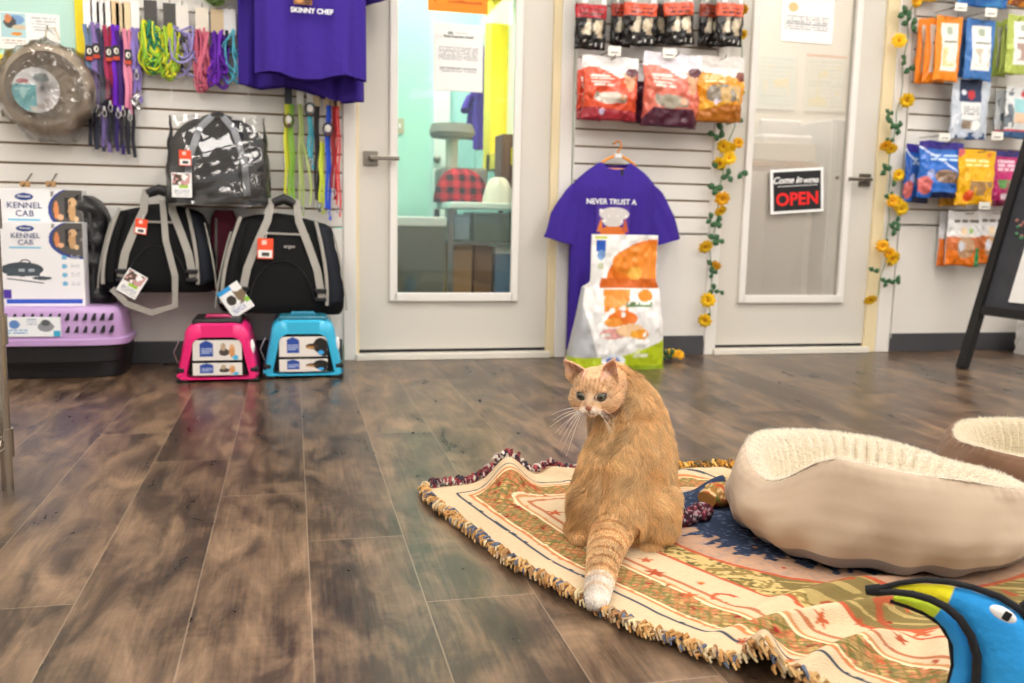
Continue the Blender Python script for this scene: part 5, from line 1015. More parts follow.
# rumple behind the cat and by the bed
GZ += gau(GX, GY, 1.02, 1.92, .3, .12, .035, .048) + gau(GX, GY, 1.0, 2.07, 0, .16, .03, .02)
GZ += .003*(vnoise(GX*14, GY*14)-.3)+.0015*vnoise(GX*40, GY*34)
for (bx0, by0, r0) in ((.624, 1.632, .20), (1.17, 1.62, .30)):      # pressed flat under what stands on it
    q = np.clip((np.hypot(GX-bx0, GY-by0)-r0*.75)/(r0*.35), 0, 1); GZ = .006+(GZ-.006)*q
# the weave's colours
C = np.empty(GX.shape+(3,)); C[:] = lin('cbb493')
def setc(m_, c): C[m_] = lin(c)
S = np.minimum(SB, SA*.95+.0); wob = .003*(vnoise(GX*60, GY*60)-.5); S_ = S+wob
LW_ = lambda a, b: (S_ > a) & (S_ < b)
setc(LW_(.0, .006), '9a7a5c')
setc(LW_(.058, .064), '39414f')
setc(LW_(.080, .087), 'c07a4c'); setc(LW_(.087, .092), 'dccba2')
band = LW_(.092, .150)
setc(band, 'a08254'); mos = vnoise(GX*95, GY*95, 1); setc(band & (mos > .46), 'ad6240'); setc(band & (mos > .62), 'bc7c54'); setc(band & (vnoise(GX*120, GY*120, 2) > .72), '787048'); setc(band & (vnoise(GX*70, GY*70, 5) > .86), '8c2b24'); setc(band & (vnoise(GX*90, GY*130, 8) > .83), 'c2a068')
diam = (np.abs(((SA/.022) % 1)-.5)+np.abs(((SB/.022) % 1)-.5)); setc(band & (np.abs(diam-.5) < .08), '6f6a36')
setc(LW_(.150, .156), 'dccba6'); setc(LW_(.156, .163), 'bd8658')
setc(LW_(.176, .184), 'ad6c4a')
cd_ = np.hypot(GX-1.15, GY-1.75); ang = np.arctan2(GY-1.75, GX-1.15)
fieldS = S
fm = (S > .184)
setc(LW_(.252, .259), 'b9633c') if False else None
olv = fm & (S > .25) & ((cd_ < .60) | (S > .56) & (cd_ < .75)); olv_edge = fm & (S > .25) & (np.abs(cd_-.60) < .006) | (np.abs(S_-.253) < .004) | fm & (np.abs(cd_-.43) < .005)
hat = (vnoise(GX*50+GY*160, GY*30, 3) > .55) | (vnoise(GX*150-GY*60, GY*120, 4) > .62)
setc(olv, '8a7442'); setc(olv & hat, 'c4ab72'); setc(olv & (vnoise(GX*130, GY*130, 6) > .75), '5f5a34'); setc(olv & (cd_ > .57) & (cd_ < .59), '85703f')
dk = olv & (GX > .84) & (GY < 1.50); setc(dk, '7a6a40'); setc(dk & (vnoise(GX*60+GY*120, GY*30, 3) > .66), 'a8935e'); setc(dk & (vnoise(GX*40, GY*40, 16) > .84), '9c4f32')
setc(olv_edge, 'b5583a')
pk = (cd_ < .425) & (S > .2); setc(pk, 'b8947a'); setc(pk & (vnoise(GX*110, GY*110, 7) > .66), 'a88c7c')
nv_ = cd_ < .345+.06*(vnoise(ang*26, cd_*0+1.0, 9)-.3)+.04*(vnoise(GX*80, GY*80, 10)-.5); nv_ &= S > .2; setc(nv_, '2f3a50'); setc(nv_ & (vnoise(GX*140, GY*140, 11) > .7), '566078')
inn = cd_ < .20; setc(inn, 'c8b286'); 
tan_ = (GX > .98) & (GY > 1.78) & (cd_ < .5) & (GY < 2.0); setc(tan_, 'c8b286')
def star(cx, cy, R, col, rot=0):
    dx, dy = GX-cx, GY-cy; r = np.hypot(dx, dy); a = np.arctan2(dy, dx)+rot; k = np.abs(((a/(2*pi)*5) % 1)-.5)*2
    setc(r < R*(.38+.62*k**1.6), col)
for i, (px, py, R) in enumerate(((555, 517, .022), (578, 542, .018), (646, 564, .016), (655, 577, .022), (689, 600, .016), (533, 495, .02), (921, 641, .022), (899, 649, .014), (820, 633, .013), (859, 631, .012), (700, 588, .009), (545, 500, .007), (523, 515, .007), (598, 545, .008), (880, 668, .012), (960, 655, .018), (600, 532, .014), (742, 650, .012), (790, 668, .01), (668, 590, .007), (625, 553, .008), (935, 675, .008), (905, 620, .008))):
    x, y = FL(px, py); star(x, y, R, 'a34a2c' if i % 2 else 'b55a36', i*1.3)
x, y = FL(722, 601); rr = np.hypot(GX-x, GY-y+.012); setc((np.abs(rr-.022) < .004) & (GY > y-.01), 'b5583a')
for k in range(60):
    i, j = rng.integers(20, NA-20), rng.integers(30, NB-30)
    if S[i, j] > .1: setc(np.hypot(GX-GX[i, j], GY-GY[i, j]) < .0035, ['8c2b24', 'c9822e', 'b5482c'][k % 3])
weave = vnoise(SA*420, SB*420, 12); C *= (1+.16*(weave[..., None]-.5))
mt, nt, bs = newmat('woven cotton'); a_ = nt.nodes.new('ShaderNodeAttribute'); a_.attribute_name = 'Col'; nt.links.new(a_.outputs['Color'], bs.inputs['Base Color']); bs.inputs['Roughness'].default_value = .95; bs.inputs['Specular IOR Level'].default_value = .15
bump(nt, bs, 420, .6, .003, 2); m_wov = mt
rug = thing('woven_throw', 'cream woven throw with rust and navy sun and star design, spread under the cat', 'rug', (.7, 1.6, 0))
def rel(P): P = np.array(P); P[..., 0] -= .7; P[..., 1] -= 1.6; return P
b = MB(); b.grid(rel(np.stack([GX, GY, GZ], -1)), col=C); rugm = b.build('woven_cloth', m_wov, rug, solid=.004, ang=180)
fr_m = VC('fringe yarn', .95, (500, .5, .002))
def fringe(P0, P1, cols, seed, ln=.022):     # tufts from the cloth edge outward
    b = MB(); rg = random.Random(seed); n = len(P0)
    for i in range(n):
        for k in range(5):
            p = Vector(P0[i])+Vector((rg.uniform(-.004, .004), rg.uniform(-.004, .004), .003*k)); o = Vector(P1[i]); o = Vector((o.x, o.y, 0)).normalized()
            side = Vector((-o.y, o.x, 0)); L_ = ln*rg.uniform(.7, 1.15); dz = rg.uniform(.002, .010); sw = rg.uniform(-1.1, 1.1)
            pts = [p, p+o*L_*.4+side*L_*.2*sw+Vector((0, 0, dz)), p+o*L_*.8+side*L_*.6*sw+Vector((0, 0, dz*.6)), p+o*L_*.95+side*L_*(.6*sw+.25)+Vector((0, 0, -.001))]
            pts = [Vector((q_.x-.7, q_.y-1.6, max(.004, q_.z))) for q_ in pts]; b.tube(pts, [.0028, .0034, .003, .0016], 5, col=rg.choice(cols))
    return b
idx = range(2, NA-4, 4)
P0 = [(GX[i, 0], GY[i, 0], GZ[i, 0]) for i in idx]; P1 = [(-(GY[min(NA-1, i+2), 0]-GY[i-2, 0])*-1, (GX[min(NA-1, i+2), 0]-GX[i-2, 0])*-1, 0) for i in idx]
P1 = [(-abs(a), -abs(c)*1, 0) if 1 else 0 for a, c, _ in P1]
f = fringe(P0, P1, ['b98850', 'c9a26a', 'a87a44', 'd0bb92', '5a6274', '9a7048', 'c09a64', 'a89070'], 1).build('fringe', fr_m, rug); f['kind'] = 'stuff'; lab(f, 'orange and cream yarn fringe')
idx = range(2, int(NB*.37), 4); P0 = [(GX[0, j], GY[0, j], GZ[0, j]) for j in idx]; P1 = [(-.1, 1, 0)]*len(P0)
f = fringe(P0, P1, ['7b2d38', '5a2a35', 'd9cfc4', '3a3442', '9a3f48', 'b8a8a0', '6d2530'], 2, .02).build('fringe', fr_m, rug); f['kind'] = 'stuff'; lab(f, 'dark red and white yarn fringe')
idx = range(int(NB*.37), NB-4, 4); P0 = [(GX[0, j], GY[0, j], GZ[0, j]) for j in idx]; P1 = [(.1, 1, 0)]*len(P0)
f = fringe(P0, P1, ['b8802e', 'd29a3c', '8a6434', '5a5030', 'e0b868'], 3, .024).build('fringe', fr_m, rug); f['kind'] = 'stuff'; lab(f, 'golden yarn fringe')
# rolled-over corner beside the cat: mosaic roll and dark red fringe end
def roll(name, pts, rads, cols, label, s=90):
    b = MB(); P = []; k = len(pts); n = 30
    for i in range(24):
        q = i/23*(k-1); j = min(k-2, int(q)); f_ = q-j; c = Vector(pts[j]).lerp(Vector(pts[j+1]), f_); r = rads[j]*(1-f_)+rads[j+1]*f_; t_ = (Vector(pts[j+1])-Vector(pts[j])).normalized(); u = Vector((0, 0, 1)); w_ = t_.cross(u).normalized()
        P.append([tuple(c+(w_*cos(a)*1.15+u*sin(a)*.8)*r*(1+.08*sin(3*a+i*.5))) for a in np.linspace(0, 2*pi, n, endpoint=False)])
    P = np.array(P); co = np.empty(P.shape); co[:] = lin(cols[0]); X_, Y_ = P[..., 0]+P[..., 2], P[..., 1]+P[..., 2]
    for z, c in enumerate(cols[1:]): co[vnoise(X_*s*1.2, Y_*s*1.2, z+20) > .56+.08*z] = lin(c)
    P = rel(P); b.grid(P, col=co, wrap=True); b.add(P[0], [tuple(range(n))], col=cols[0]); b.add(P[-1], [tuple(range(n))], col=cols[0]); return lab(b.build(name, m_wov, rug), label)
x0, y0 = FL(706, 512); x1, y1 = FL(742, 512)
roll('rolled_corner', [(x0, y0, .028), ((x0+x1)/2, y0+.02, .034), (x1+.05, y1+.03, .024)], [.022, .034, .03], ['a8743c', 'b5482c', '6f6f3a', 'dcc08c'], 'rolled mosaic patterned corner')
x0, y0 = FL(682, 530); x1, y1 = FL(703, 522)
roll('rolled_fringe_end', [(x0-.01, y0, .016), (x1, y1, .026)], [.014, .024], ['4a1f2a', '2b1c24', '8a3a48', 'a8939a'], 'dark red rolled fringe end', 150)
# ------------------------------------------------------------------ pet beds
def pet_bed(label, cx, cy, R, hfun, cols, rot=0, sq=.92, seed=0, lean=None, z0=.01):
    t = thing('pet_bed', label, 'pet bed', (cx, cy, z0), rot)
    m_out = M('suede '+cols[0], cols[0], .85, bmp=(10, .25, .01), sheen=.15); m_in = M('fleece '+cols[1], cols[1], .98, bmp=(220, 1.0, .006), sheen=.3); m_und = M('underside '+cols[2], cols[2], .7)
    prof = [(.70, .0, 2), (.82, .01, 2), (.90, .06, 2), (.945, .14, 2), (.958, .17, 0), (.99, .30, 0), (1.0, .45, 0), (.985, .62, 0), (.955, .78, 0), (.925, .90, 0), (.895, .97, 0), (.872, .995, 1), (.85, 1.0, 1), (.82, .985, 1), (.79, .93, 1), (.755, .82, 1), (.73, .68, 1), (.715, .52, 1), (.70, .36, 1), (.67, .25, 1), (.6, .20, 1), (.4, .19, 1), (.2, .20, 1), (.01, .21, 1)]
    n = 288; P = {0: [], 1: [], 2: []}; rows = []
    Z_ = [p[1] for p in prof]; dense = []
    for i in range(len(prof)-1):
        for f in (0, .25, .5, .75): dense.append(tuple(prof[i][k]*(1-f)+prof[i+1][k]*f for k in (0, 1))+(prof[i][2],))
    dense.append(prof[-1])
    for (r, z, kd) in dense:
        row = []
        for j in range(n):
            a = 2*pi*j/n; h = hfun(a); rr = R*r; zz = z*h
            if kd == 1 and r < .87:
                rib = sin(a*58+.6*sin(a*5)); rr += .008*rib*min(1, (.87-r)*12)*min(1, max(0, z-.2)*6); 
            if kd != 1:
                w_ = max(0, 1-z*1.6); rr += R*.016*sin(a*7+seed)*w_-R*.03*w_**2+R*.010*sin(a*23+seed*2+z*4)*w_+.006*sin(a*5+z*5+seed)+.004*sin(a*13-z*9+seed*3)*(.3+w_)+.004*(float(vnoise(np.array(a*5.), np.array(z*5.+seed)))-.5); zz += .004*sin(a*17+seed)*w_
                pin = max(0, (z-.85)/.15); rr -= .003*pin*(sin(a*70)+sin(a*43+1))*.5
            x, y = rr*cos(a), rr*sin(a)*sq
            if lean: zz += lean[0]*x*(1-.0)+lean[1]*y
            row.append((x, y, max(0.0, zz)))
        rows.append((kd, row))
    def part(nm, kds, mt_):
        sel = [i for i, (k, _) in enumerate(rows) if k in kds]; a, c = min(sel), max(sel); g = [rows[i][1] for i in range(a, min(len(rows), c+2))]; b = MB(); b.grid(g, wrap=True)
        if a == 0: b.add(g[0], [tuple(range(n))])
        return b.build(nm, mt_, t, ang=80)
    part('underside', (2,), m_und); part('outer_cover', (0,), m_out); fl = part('fleece_lining', (1,), m_in)
    return t, fl, rows, m_in
def fuzz(parent, name, pts, nrm, L, rad, cols, jit=.5, seg=3, seed=0, flow=None, curl=0.0, mat=None):
    n = len(pts); rg = np.random.default_rng(seed); pts = np.asarray(pts, float); nrm = np.asarray(nrm, float)
    hc = bpy.data.hair_curves.new(name); hc.add_curves([seg+1]*n)
    d = nrm+rg.normal(0, jit, (n, 3)); d /= np.linalg.norm(d, axis=1)[:, None]+1e-9; Ls = (L if np.ndim(L) else np.full(n, L))*rg.uniform(.7, 1.2, n)
    pos = np.empty((n, seg+1, 3)); p = pts.copy(); pos[:, 0] = p-nrm*.001; dd = d.copy()
    for s in range(seg):
        if flow is not None: dd = dd*(1-.38)+flow*.55; dd /= np.linalg.norm(dd, axis=1)[:, None]+1e-9
        if curl: dd = dd+rg.normal(0, curl, (n, 3)); dd /= np.linalg.norm(dd, axis=1)[:, None]
        p = p+dd*(Ls/seg)[:, None]; pos[:, s+1] = p
    hc.attributes['position'].data.foreach_set('vector', pos.astype(np.float32).ravel())
    ra = hc.attributes.get('radius') or hc.attributes.new('radius', 'FLOAT', 'POINT'); rr = np.tile(np.linspace(1, .25, seg+1), n)*rad; ra.data.foreach_set('value', rr.astype(np.float32))
    ca = hc.attributes.new('Col', 'FLOAT_COLOR', 'CURVE'); cc = np.ones((n, 4), np.float32); cc[:, :3] = cols; ca.data.foreach_set('color', cc.ravel())
    o = bpy.data.objects.new(name, hc); COL.objects.link(o); hc.materials.append(mat); o.parent = parent; o['kind'] = 'stuff' if name != 'fur' else 'stuff'
    return o
def surf_samples(o, n, seed=0, flt=None):
    dg = bpy.context.evaluated_depsgraph_get(); me = o.evaluated_get(dg).to_mesh(); me.calc_loop_triangles()
    V = np.empty(len(me.vertices)*3, np.float32); me.vertices.foreach_get('co', V); V = V.reshape(-1, 3); T = np.empty(len(me.loop_triangles)*3, np.int32); me.loop_triangles.foreach_get('vertices', T); T = T.reshape(-1, 3)
    NN = np.empty(len(me.vertices)*3, np.float32); me.vertices.foreach_get('normal', NN); NN = NN.reshape(-1, 3)
    a, b_, c = V[T[:, 0]], V[T[:, 1]], V[T[:, 2]]; ar = np.linalg.norm(np.cross(b_-a, c-a), axis=1)
    if flt is not None: ar = ar*flt((a+b_+c)/3)
    rg = np.random.default_rng(seed); k = rg.choice(len(T), n, p=ar/ar.sum()); u, v = rg.random(n), rg.random(n); m_ = u+v > 1; u[m_], v[m_] = 1-u[m_], 1-v[m_]; w_ = 1-u-v
    P = a[k]*w_[:, None]+b_[k]*u[:, None]+c[k]*v[:, None]; N_ = NN[T[k, 0]]*w_[:, None]+NN[T[k, 1]]*u[:, None]+NN[T[k, 2]]*v[:, None]; N_ /= np.linalg.norm(N_, axis=1)[:, None]+1e-9
    return P.astype(float), N_.astype(float)
hairmat = VC('animal fur', .55); fleecefib = VC('fleece fibre', .9)
def lerpn(a, pts):
    xs = [p[0] for p in pts]; ys = [p[1] for p in pts]; return float(np.mean([np.interp((a+d_) % (2*pi), xs, ys) for d_ in (-.12, -.06, 0, .06, .12)]))
# angle 0 = +x ; pi/2 = away from the camera
def bedh(a): 
    return lerpn(a, [(0, .12), (.4, .115), (.9, .14), (1.57, .16), (2.3, .175), (2.8, .160), (3.1, .138), (3.35, .134), (3.55, .17), (3.78, .216), (4.2, .203), (4.7, .187), (5.3, .15), (5.8, .125), (6.284, .12)])
t1_, fl1, rows1, mf1 = pet_bed('large beige pet bed with cream fleece lining, lying on the throw beside the cat', 1.175, 1.60, .315, bedh, ('b4a08a', 'eadfc9', '85807f'), sq=.92, seed=1, z0=.012)
def fleece(t_, fl_, n, col, seed):
    P, N_ = surf_samples(fl_, n, seed, lambda c: 1.0*(c[:, 2] > .09)); base = np.array(lin(col)); cc = base*np.random.default_rng(seed).uniform(.8, 1.15, (n, 1)); fuzz(t_, 'fleece_pile', P, N_, .0052, .00032, cc, jit=.6, seg=3, curl=.35, seed=seed, mat=fleecefib)
fleece(t1_, fl1, 26000, 'f2e9d6', 5)
t2_, fl2, rows2, mf2 = pet_bed('brown pet bed with cream fleece lining, cut by the right edge behind the beige bed', 1.775, 1.74, .28, lambda a: lerpn(a, [(0, .15), (1.57, .155), (2.2, .158), (2.7, .14), (3.2, .150), (3.8, .150), (4.3, .15), (5.2, .14), (6.284, .15)]), ('6e4f38', 'ddd0b4', '26211f'), sq=.95, seed=4, z0=.0)
fleece(t2_, fl2, 14000, 'efe4cd', 6)
def rim_fuzz(t_, rows, n, col, seed):
    rg = np.random.default_rng(seed); rr = [np.array(r) for k, r in rows if k == 1][:14]; A_ = np.array(rr); i = rg.integers(0, len(rr), n); j = rg.integers(0, A_.shape[1], n)
    P = A_[i, j]+rg.normal(0, .0012, (n, 3)); out = P.copy(); out[:, 2] = 0; out /= np.linalg.norm(out, axis=1)[:, None]; N_ = out*(.8-.1*i[:, None])+np.array([0, 0, .9]); N_ /= np.linalg.norm(N_, axis=1)[:, None]
    fuzz(t_, 'rim_fleece', P, N_, .0085, .0004, np.array(lin(col))*rg.uniform(.85, 1.1, (n, 1)), jit=.7, seg=3, curl=.5, seed=seed, mat=fleecefib)
rim_fuzz(t1_, rows1, 9000, 'f2ead9', 21); rim_fuzz(t2_, rows2, 6000, 'f0e6d2', 22)
# ------------------------------------------------------------------ plush bird toy
TY = .98; TO = Vector((*[ray(985, 620).x/ray(985, 620).y*TY, TY], 0)); td = Vector((TO.x, TO.y, 0)).normalized(); tr_ = Vector((td.y, -td.x, 0))
def TP(px, py, off=0.0):
    r = ray(px, py); k = (TO-Vector((0, 0, H))).dot(td)+off; t_ = k/r.dot(td); p = Vector((0, 0, H))+r*t_; q = p-TO; return Vector((q.dot(tr_), off, q.z))
toy = thing('plush_toy', 'bright blue plush bird toy with a yellow beak in the front right corner', 'toy', tuple(TO), math.atan2(-td.x, td.y)); KP = .00112
m_toy = VC('plush velour', .85, (90, .5, .004), sheen=.0)
def plush(nm, spine, cols, fy=.7, mt_=None, off=0):
    pts = [TP(x, y, off) for x, y, r in spine]; rad = [r*KP for *_, r in spine]; b = MB(); P = []; n = 32; CC = []; m_ = (len(spine)-1)*8
    for i in range(m_+1):
        q = i/8; j = min(len(spine)-2, int(q)); f = q-j; c = pts[j].lerp(pts[j+1], f); r = rad[j]*(1-f)+rad[j+1]*f; a_ = pts[max(0, j-1 if f < .5 else j)]; e_ = pts[min(len(pts)-1, j+1 if f < .5 else j+2)]; tg_ = (e_-a_).normalized(); u = Vector((0, 1, 0)); w_ = tg_.cross(u).normalized()
        if i == 0: r *= .3
        P.append([tuple(c+u*sin(a)*r*fy+w_*cos(a)*r) for a in np.linspace(0, 2*pi, n, endpoint=False)]); px = spine[j][0]*(1-f)+spine[j+1][0]*f
        CC.append([lin(cols(px, j+f))]*n)
    b.grid(P, col=CC, wrap=True); b.add(P[0], [tuple(range(n))], col=cols(spine[0][0], 0)); b.add(P[-1], [tuple(range(n))], col=cols(spine[-1][0], 9)); return b.build(nm, mt_ or m_toy, toy, ang=80)
yel = lambda px, s: 'e8dc1c' if px < 951 else '1e8fd4'
plush('head', [(886, 591, 3), (900, 590, 6.5), (920, 591, 9), (940, 594, 12), (958, 600, 16), (978, 611, 24), (1000, 632, 36), (1016, 660, 46), (1024, 700, 50), (1022, 735, 50), (1020, 748, 42)], yel, .62)
plush('lower_beak', [(893, 598, 3), (908, 601, 5), (925, 606, 7), (938, 613, 8), (952, 626, 9), (962, 645, 10), (964, 668, 11), (958, 700, 14), (952, 735, 18), (950, 746, 14)], lambda px, s: 'b9cf2c' if s < 2.9 else '1d86cc', .8, off=-.008)
m_pip = M('black felt', '101013', .9, bmp=(200, .4))
b = MB(); b.tube([TP(*p, -.026) for p in ((880, 592), (895, 592), (912, 594), (930, 599), (946, 607), (960, 619), (971, 636), (977, 656), (976, 684), (968, 715), (962, 742))], [.003, .0045, .005, .0052, .0055, .0058, .006, .006, .006, .006, .005], 10, nrm=(0, 1, 0)); lab(b.build('mouth_stripe', m_pip, toy), 'black mouth stripe')
b = MB(); b.tube([TP(*p, -.004) for p in ((872, 592), (884, 587), (900, 583), (925, 580), (950, 582), (975, 588), (1000, 597), (1024, 612), (1040, 640))], [.0035, .004, .004, .004, .0042, .0045, .005, .006, .006], 10); lab(b.build('crest_piping', m_pip, toy), 'black piping along the top')
b = MB(); b.tube([TP(*p, -.006) for p in ((890, 601), (908, 607), (925, 614), (940, 624), (950, 640), (953, 665), (945, 700), (936, 742))], .003, 8); lab(b.build('throat_piping', m_pip, toy), 'black throat piping')
b = MB(); b.tube([TP(*p, -.0) for p in ((866, 590), (878, 590), (892, 591))], [.007, .009, .006], 10); lab(b.build('beak_tip', m_pip, toy), 'black beak tip')
e = TP(1003, 614, -.038); b = MB(); b.ball((e.x, e.y, e.z), (.017, .005, .0085), 16, rot=Matrix.Rotation(radians(22), 3, 'Y')); ey = lab(b.build('eye', m_white, toy), 'white felt eye')
e2 = TP(1007, 616, -.042); b = MB(); b.box(e2.x, e2.y-.001, e2.z, 0.009, .004, .013, rot=Matrix.Rotation(radians(22), 3, 'Y')); p_ = b.build('pupil', m_pip, ey, bevel=.002)
b = MB(); [b.tube([TP(*p, .0) for p in ((1024, 608), (1034, 600), (1046, 604))], .008, 8)]; b.build('crest', m_pip, toy)
# toy stands on its base
b = MB(); q = TP(985, 742); b.ball((q.x+.012, 0, .022), (.055, .032, .022), 20, col='1a7fc4'); b.build('base_cushion', m_toy, toy)
# ------------------------------------------------------------------ the cat
CO = Vector((*FL(624, 546), 0)); cdir = Vector((CO.x, CO.y, 0)).normalized(); crt = Vector((cdir.y, -cdir.x, 0)); CZ = .008
cat = thing('cat', 'orange tabby cat sitting on the throw, its back turned and head looking round', 'cat', (CO.x, CO.y, CZ), math.atan2(-cdir.x, cdir.y))
def CP(px, py, off):           # local point: x right, y away, z up
    r = ray(px, py); k = (CO-Vector((0, 0, H))).dot(cdir)+off; p = Vector((0, 0, H))+r*(k/r.dot(cdir)); q = p-CO; return Vector((q.dot(crt), off, q.z-CZ))
cb = MB(); KC = .00183
def blob(c, r, rot=None): cb.ball(c, r, 20, rot=rot)
def chain(pts, rad, step=.006, sq=(1, 1, 1)):
    for i in range(len(pts)-1):
        a, c = Vector(pts[i]), Vector(pts[i+1]); n = max(1, int((c-a).length/step))
        for k in range(n+1):
            f = k/n; r0, r1 = rad[i], rad[i+1]; r = tuple((r0[m]*(1-f)+r1[m]*f) if hasattr(r0, '__len__') else (r0*(1-f)+r1*f)*sq[m] for m in range(3)); cb.ball(a.lerp(c, f), r, 14)
# trunk, from the rump up to the neck
T_ = [(624, 522, .055, .094, .095, .05), (624, 503, .06, .102, .102, .06), (625, 482, .065, .104, .105, .06), (628, 463, .075, .097, .099, .055), (631, 450, .083, .090, .095, .05), (632, 440, .090, .084, .090, .045), (633, 420, .105, .071, .078, .05), (629, 403, .115, .062, .066, .045), (622, 390, .12, .052, .056, .04), (614, 383, .115, .044, .048, .036)]
chain([CP(x, y, o) for x, y, o, *_ in T_], [(rx*.965, ry*.965, rz) for *_, rx, ry, rz in T_], .008)
# haunches, feet
chain([CP(592, 503, .05), CP(590, 520, .04)], [(.045, .085, .060), (.040, .080, .045)]); chain([CP(656, 503, .05), CP(656, 522, .04)], [(.045, .085, .060), (.042, .080, .045)])
chain([CP(578, 528, .03)+Vector((0, 0, -.0)), CP(583, 536, -.02)], [(.024, .03, .020), (.020, .026, .017)]); chain([CP(650, 540, .02), CP(650, 549, -.02)], [(.030, .035, .026), (.026, .028, .018)])
# chest and front legs
chain([CP(606, 400, .13), CP(607, 425, .15), CP(611, 450, .16), CP(615, 490, .15)], [(.036, .040, .04), (.034, .042, .04), (.038, .045, .05), (.06, .05, .06)])
for x in (600, 626): 
    a = CP(x, 450, .165); foot = Vector((a.x, .175, .02)); chain([a, Vector((a.x, .17, .10)), foot], [(.026, .028, .04), (.019, .021, .03), (.017, .018, .018)]); chain([foot, foot+Vector((0, .03, -.005))], [(.018, .02, .015), (.018, .018, .013)])
# tail lying towards the camera
tp = []
for (px, py, r) in ((619, 530, .046), (613, 545, .041), (607, 558, .035), (603, 573, .029), (600, 590, .0245), (597, 603, .0215), (596, 612, .017)):
    x, y = FL(px, py+r/KC*.35); v = Vector((x, y, 0))-Vector((CO.x, CO.y, 0)); tp.append((Vector((v.dot(crt), v.dot(cdir), r*.86+(.012 if py < 540 else 0))), r))
chain([Vector((0, .01, .10)), Vector((-.004, -.02, .055)), tp[0][0]+Vector((0, 0, .004))], [.05, .046, .040]); chain([p for p, r in tp], [r for p, r in tp], .005, (1, 1, .9))
# head
Hc = CP(596.5, 390.5, .055); HR = Matrix.Rotation(radians(-13), 3, 'Z') @ Matrix.Rotation(radians(12), 3, 'X') @ Matrix.Rotation(radians(-2), 3, 'Y')
def hp(x, y, z): return Hc+HR @ Vector((x, y, z))
HS_ = 1.04
def hb(c, r): cb.ball(hp(*[q*HS_ for q in c]), [q*HS_ for q in r], 20, rot=HR)
hb((0, .004, .004), (.0455, .046, .041)); hb((-.024, -.016, -.012), (.026, .026, .024)); hb((.024, -.016, -.012), (.026, .026, .024)); hb((0, -.016, .012), (.034, .030, .028))
hb((0, -.036, -.017), (.022, .020, .0155)); hb((-.0095, -.048, -.0205), (.0125, .011, .0095)); hb((.0095, -.048, -.0205), (.0125, .011, .0095)); hb((0, -.040, -.031), (.012, .012, .0085))
for k in range(8): f = k/7; hb((0, -.037-.016*f, .014-.026*f), (.0105-.003*f, .010, .009))
hb((0, -.0555, -.0135), (.0065, .0045, .0048))
for s in (-1, 1): hb((s*.018, -.034, .0145), (.0135, .009, .006)); hb((s*.036, .004, -.012), (.017, .024, .022))
chain([hp(0, .02, -.01), CP(612, 386, .10)], [(.044, .044, .040), (.046, .048, .042)])
# ears: cupped shells
def ear(base0, base1, tip, cup):
    base0, base1, tip = [hp(*[q*HS_ for q in v]) for v in (base0, base1, tip)]; nrm = (base1-base0).cross(tip-base0).normalized()
    if nrm.y > 0: nrm = -nrm
    for i in range(25):
        v = i/24; a = base0.lerp(tip, v); c = base1.lerp(tip, v); n = max(2, int((c-a).length/.0025))
        for j in range(n+1):
            u = j/n; p = a.lerp(c, u)-nrm*cup*(1-(2*u-1)**2)*(1-v*.7); p += (a-c)*0*u + (a-c).normalized()*.004*sin(pi*v)*(1-2*u); cb.ball(p, .0026, 6)
ear((-.050, -.002, .014), (-.015, .000, .036), (-.060, -.004, .062), .016); ear((.012, .000, .038), (.043, -.001, .016), (.040, -.004, .068), .016)
tmp = cb.build('cat_body', M('tmp'), None, smooth=True)
rm = tmp.modifiers.new('r', 'REMESH'); rm.mode = 'VOXEL'; rm.voxel_size = .0026; sm = tmp.modifiers.new('s', 'SMOOTH'); sm.factor = .5; sm.iterations = 5
bpy.context.view_layer.update(); me = bpy.data.meshes.new_from_object(tmp.evaluated_get(bpy.context.evaluated_depsgraph_get())); bpy.data.objects.remove(tmp)
me.name = 'cat_body'; body = bpy.data.objects.new('cat_body', me); COL.objects.link(body); body.parent = cat; me.materials.clear()
me.polygons.foreach_set('use_smooth', [True]*len(me.polygons)); nV = len(me.vertices); V = np.empty(nV*3, np.float32); me.vertices.foreach_get('co', V); V = V.reshape(-1, 3).astype(float)
HRi = np.array(HR.inverted()); Hn = np.array(Hc); TPn = np.array([p for p, r in tp]); tip0 = TPn[-1]
